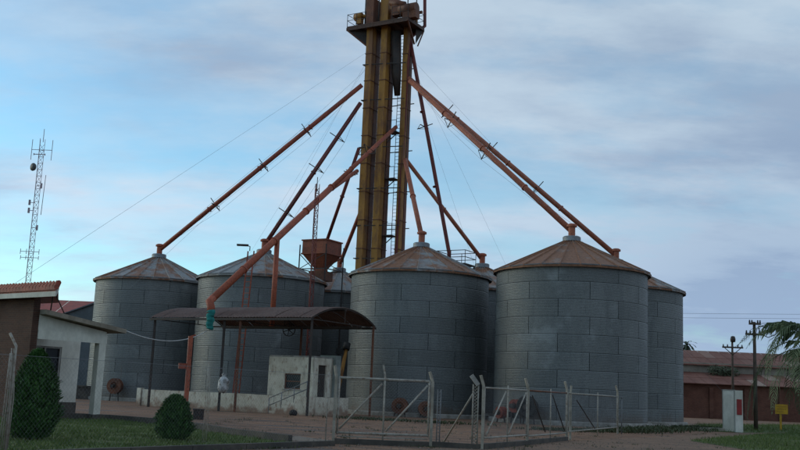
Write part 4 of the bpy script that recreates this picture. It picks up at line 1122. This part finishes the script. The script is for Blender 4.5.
# ------------------------------------------------------------------ utility poles
def upole(x, ytop, Y, arms, label, r=.13):
    b = P(x, 400, Y); zt_ = P(x, ytop, Y).z
    t = thing('utility_pole', (b.x, b.y, 0), label, 'pole', 'wooden utility poles')
    build(MB().tube([(b.x, b.y, 0), (b.x, b.y, zt_)], [r*1.2, r*.8], 10), 'shaft', WOOD, t)
    for (yy, hw) in arms:
        za_ = P(x, yy, Y).z; c = Vector((b.x, b.y-r, za_))
        ar = build(MB().box(c, (hw*2, .12, .14)), 'cross_arm', WOOD, t)
        ins = MB()
        for sx_ in (-.9, -.5, .5, .9): ins.lathe([(.001,.07), (.05,.07), (.075,.14), (.04,.19), (.06,.25), (.001,.28)], c+Vector((sx_*hw,0,0)), 8)
        build(ins, 'insulator', DARKST, ar)
    return b, zt_, t
b1, z1_, tpole = upole(755.5, 322, 72, ((324, .42), (334.5, .68)), 'taller dark wooden utility pole with two cross arms', .125)
b2, z2_, _t = upole(733, 341, 92, ((347.5, .95),), 'shorter thin utility pole with one cross arm', .11)
build(MB().lathe([(.001,-.3), (.22,-.25), (.25,.0), (.18,.25), (.001,.3)], Vector((b2.x, b2.y-.2, z2_+.15)), 10, True), 'pole_cap', DARKST, _t)
build(MB().beam((b2.x-.8,b2.y-.1,P(733,347.5,92).z), (b2.x,b2.y-.1,P(733,355,92).z), .06).beam((b2.x+.8,b2.y-.1,P(733,347.5,92).z), (b2.x,b2.y-.1,P(733,355,92).z), .06), 'arm_brace', DARKST, _t)
def wire(pts, r, label, cat='cable', mat=None):
    return tag(build(MB().tube(pts, r, 5, False), 'overhead_wire', mat or BLACKR), label, cat, 'overhead wires at the right')
lo = [P(758, 327, 71.8), P(761, 334, 71.7), P(768, 337.5, 71.6), P(775, 335, 71.4), P(780, 330, 71.2), P(790, 331.5, 70.5), P(815, 337, 69)]
wire(lo, .035, 'black cable looping below the tall utility pole')
wire([P(758, 326, 71.8), P(785, 328.5, 70.8), P(820, 331.5, 69.5)], .035, 'black cable leaving the tall pole towards the palm')
wire([P(750, 334.5, 72), P(744, 340, 80), P(734.5, 347.5, 91.8)], .014, 'thin wire joining the two utility poles')
for y0, lab in ((313.6, 'upper of two thin wires crossing the sky at the right'), (318, 'lower of two thin wires crossing the sky at the right')):
    wire([P(640, y0-.6, 150), P(740, y0+.3, 150), P(850, y0+1, 150)], .02, lab, mat=STEEL)

# ------------------------------------------------------------------ white pillars and yellow sign
q = G(729, 431.5); w1_ = 11.5*q.y/1000; zt_ = P(729, 390.5, q.y).z
t = thing('white_pillar', (q.x, q.y, 0), 'weathered white slab pillar, left half of the roadside pair', 'pillar')
build(MB().box((q.x, q.y, zt_/2), (w1_, .25, zt_), R(-6)), 'slab', WPAINT, t)
build(MB().box((q.x, q.y, zt_+.03), (w1_+.05, .3, .06), R(-6)), 'coping', CONC, t)
q = G(738.6, 432.5); w1_ = 7.2*q.y/1000; zt_ = P(738.6, 390.5, q.y).z
t = thing('white_pillar', (q.x, q.y, 0), 'white square pillar carrying a dark red upright plate', 'pillar')
build(MB().box((q.x, q.y, zt_/2), (w1_, w1_, zt_), R(-6)), 'shaft', WPAINT, t)
build(MB().box((q.x-.02, q.y-w1_/2-.03, P(738, 407, q.y).z), (w1_*.66, .05, 15*q.y/1000), R(-6)), 'red_plate', plain('dark_red_plate', (.30,.03,.028), (.22,.028,.025), 2, .5), t)
q = G(781.5, 431); zc = P(781.5, 409.2, q.y).z; hw = 12.5*q.y/1000; hh_ = 9.5*q.y/1000
t = thing('yellow_sign', (q.x, q.y, 0), 'small yellow sign board on a yellow post by the palm', 'sign')
build(MB().box((q.x-.05, q.y, zc/2), (.13, .1, zc)), 'post', YELLOW, t)
bd_ = build(MB().box((q.x, q.y-.08, zc), (hw, .04, hh_)), 'board', YELLOW, t)
SIGN = plain('sign_print', (.22,.12,.02), (.30,.17,.02), 8)
mb = MB()
for k, (f0, f1) in enumerate(((-.40, .36), (-.34, .40), (-.38, .1))):
    x_ = f0
    while x_ < f1:
        wd = random.uniform(.05, .11); mb.box((q.x+(x_+wd/2)*hw, q.y-.103, zc+(.25-.25*k)*hh_), (wd*hw*.8, .006, .09*hh_)); x_ += wd+.03
pr = build(mb, 'lettering', SIGN, bd_)

# ------------------------------------------------------------------ drooping palm at the right edge
pb = P(831, 400, 43); pb.z = 0
pm = thing('drooping_palm', pb, 'palm with long drooping grey green fronds at the right edge', 'palm')
hc = P(831, 354, 43).z
tr = []
for k in range(9): tr.append(pb+Vector((.05*math.sin(k), .05*math.cos(k*1.7), hc*k/8)))
build(MB().tube(tr, [.34,.27,.25,.26,.24,.25,.24,.26,.22], 12), 'trunk', WOOD, pm)
rd = random.Random(12)
for k in range(30):
    az = 2*math.pi*k/30*1.618*3 + rd.uniform(-.2,.2); el0 = rd.uniform(.35, 1.4); ln = rd.uniform(4.0, 5.9)
    p_ = pb+Vector((0,0,hc)); hd_v = Vector((math.cos(az), math.sin(az), 0)); el = el0; pts = [p_.copy()]
    nsg = 18; droop = rd.uniform(.12, .22)
    for i in range(nsg):
        p_ = p_ + (hd_v*math.cos(el)+Vector((0,0,math.sin(el))))*(ln/nsg); el -= droop*(1.1-.3*i/nsg); el = max(el, -1.45)
        if p_.z < .3: p_.z = .3+rd.uniform(0,.2)
        pts.append(p_.copy())
    fr_ = build(MB().tube(pts, [.032*(1-.8*i/nsg) for i in range(nsg+1)], 5, False), 'frond', PALM, pm)
    lf = MB(); sdv = Vector((-hd_v.y, hd_v.x, 0))
    for i in range(3, nsg+1):
        for h_ in (0, .5):
            a_ = pts[i-1].lerp(pts[i], h_); dv = (pts[i]-pts[i-1]).normalized()
            for sg in (-1, 1):
                l_ = .85*math.sin(math.pi*min(1, (i+h_)/nsg*.85+.15))**.6*rd.uniform(.75,1.15)+.08
                o = (sdv*sg*.75+dv*.75+Vector((0,0,rd.uniform(-.25,.2)))).normalized(); m1 = a_+o*l_*.5; m2 = m1+(o+Vector((0,0,-1.5))).normalized()*l_*.55
                wv = dv.cross(o).cross(o).normalized()*.021
                if m2.z < .05: continue
                lf.add([a_-wv*.5, a_+wv*.5, m1+wv, m2, m1-wv], [(0,1,2,3,4)])
    if lf.v: build(lf, 'leaflets', PALM, fr_)['kind'] = 'stuff'
# far palm behind the right silo
q = P(687, 400, 150); q.z = 0; z_ = P(687, 345, 150).z
t = thing('far_palm', q, 'small dark palm peeking out behind the far right silo', 'palm')
build(MB().tube([q, q+Vector((0,0,z_))], [.3,.2], 8), 'trunk', WOOD, t)
mb = MB()
for k in range(26):
    az = rd.uniform(0, 6.28); el = rd.uniform(-.7, 1.1); p_ = q+Vector((0,0,z_)); hd_v = Vector((math.cos(az), math.sin(az), 0)); prev = p_.copy()
    sdv = Vector((-hd_v.y, hd_v.x, 0))*.14
    for i in range(5):
        p_ = prev+(hd_v*math.cos(el)+Vector((0,0,math.sin(el))))*.36; el -= .3
        mb.add([prev-sdv, prev+sdv, p_+sdv*.8, p_-sdv*.8], [(0,1,2,3)]); prev = p_.copy()
build(mb, 'crown', DPALM, t)

# ------------------------------------------------------------------ telecom mast at the far left
q = P(27, 285, 150); zt_ = P(41, 139, 150).z; q.z = 0
t = thing('telecom_mast', q, 'tall pale lattice telecom mast rising behind the tiled roof', 'mast')
MASTM = m_paint('faded_red_white_mast', (.42,.36,.38), (.30,.24,.27), (.20,.15,.17), .25)
lattice_mast(q, zt_, .8, MASTM, t, 1.0, .038)
def mz(y): return P(34, y, 150).z
build(MB().lathe([(.001,-.2),(.5,-.18),(.62,.05),(.58,.22),(.001,.25)], Vector((q.x-.6, q.y-.7, mz(168))), 18, True, (-.6,-.8,0)), 'dish', EAVE, t)
def dip(z, xs, ln, w_=.07):
    mb = MB().beam((q.x+min(xs), q.y-.3, z), (q.x+max(xs), q.y-.3, z), w_)
    for x_ in xs: mb.beam((q.x+x_, q.y-.3, z-ln*.5), (q.x+x_, q.y-.3, z+ln*.5), w_)
    build(mb, 'antenna_array', MASTM, t)
dip(mz(150), (-1.3, 1.8), 3.2); dip(mz(152)-.4, (-.9, .8), .3, .1); dip(mz(252), (-1.4, -.5, .6, 1.4), .8); dip(mz(258), (-1.3,-.5,.6,1.4), .6)
for y_, s_ in ((186, 1), (203, -1), (211, -1), (228, 1)):
    build(MB().box((q.x+s_*.75, q.y-.4, mz(y_)), (.26,.22,.8)).beam((q.x, q.y-.3, mz(y_)), (q.x+s_*.75, q.y-.4, mz(y_)), .08), 'panel_antenna', MASTM, t)
build(MB().tube([(q.x+1.1, q.y-.3, mz(215)), (q.x+1.25, q.y-.3, mz(175))], .05, 5), 'whip_antenna', MASTM, t)
build(MB().tube([(q.x+.2, q.y, zt_-.5), (q.x+.2, q.y, zt_+1.6)], .05, 5), 'lightning_rod', MASTM, t)

# ------------------------------------------------------------------ stones and grass tufts on the yard
rd = random.Random(31); mb = MB()
for _ in range(5200):
    x_ = rd.uniform(120, 800); y_ = rd.uniform(418, 452); g_ = G(x_, y_)
    if inside((g_.x, g_.y), lawn_pts) or g_.y > 60: continue
    r_ = abs(rd.gauss(0, .016))+.008; a_ = rd.uniform(0, 6.28)
    mb.add([(g_.x+r_*math.cos(a_+k*1.5708)*rd.uniform(.7,1.2), g_.y+r_*math.sin(a_+k*1.5708)*rd.uniform(.7,1.2), .008) for k in range(4)] + [(g_.x, g_.y, .012+r_*.75)], [(0,1,4),(1,2,4),(2,3,4),(3,0,4)])
tag(build(mb, 'pebbles', plain('yard_pebbles', (.20,.16,.13), (.10,.08,.066), 3, .9, 0, 'World')), 'small loose stones scattered over the dirt yard', 'stones', kind='stuff')
mb = MB()
for _ in range(220):
    x_ = rd.uniform(150, 800); y_ = rd.uniform(416, 450); g_ = G(x_, y_)
    if inside((g_.x, g_.y), lawn_pts) or g_.y > 62: continue
    for k in range(rd.randint(5, 16)):
        a_ = rd.uniform(0, 6.28); x0 = g_.x+rd.gauss(0,.13); y0 = g_.y+rd.gauss(0,.13); hh = rd.uniform(.03,.11)
        mb.add([(x0-.012,y0,.006),(x0+.012,y0,.006),(x0+math.cos(a_)*hh*.6,y0+math.sin(a_)*hh*.6,hh)], [(0,1,2)])
tag(build(mb, 'grass_tufts', WEED), 'thin grass tufts scattered over the dirt yard', 'grass', kind='stuff')
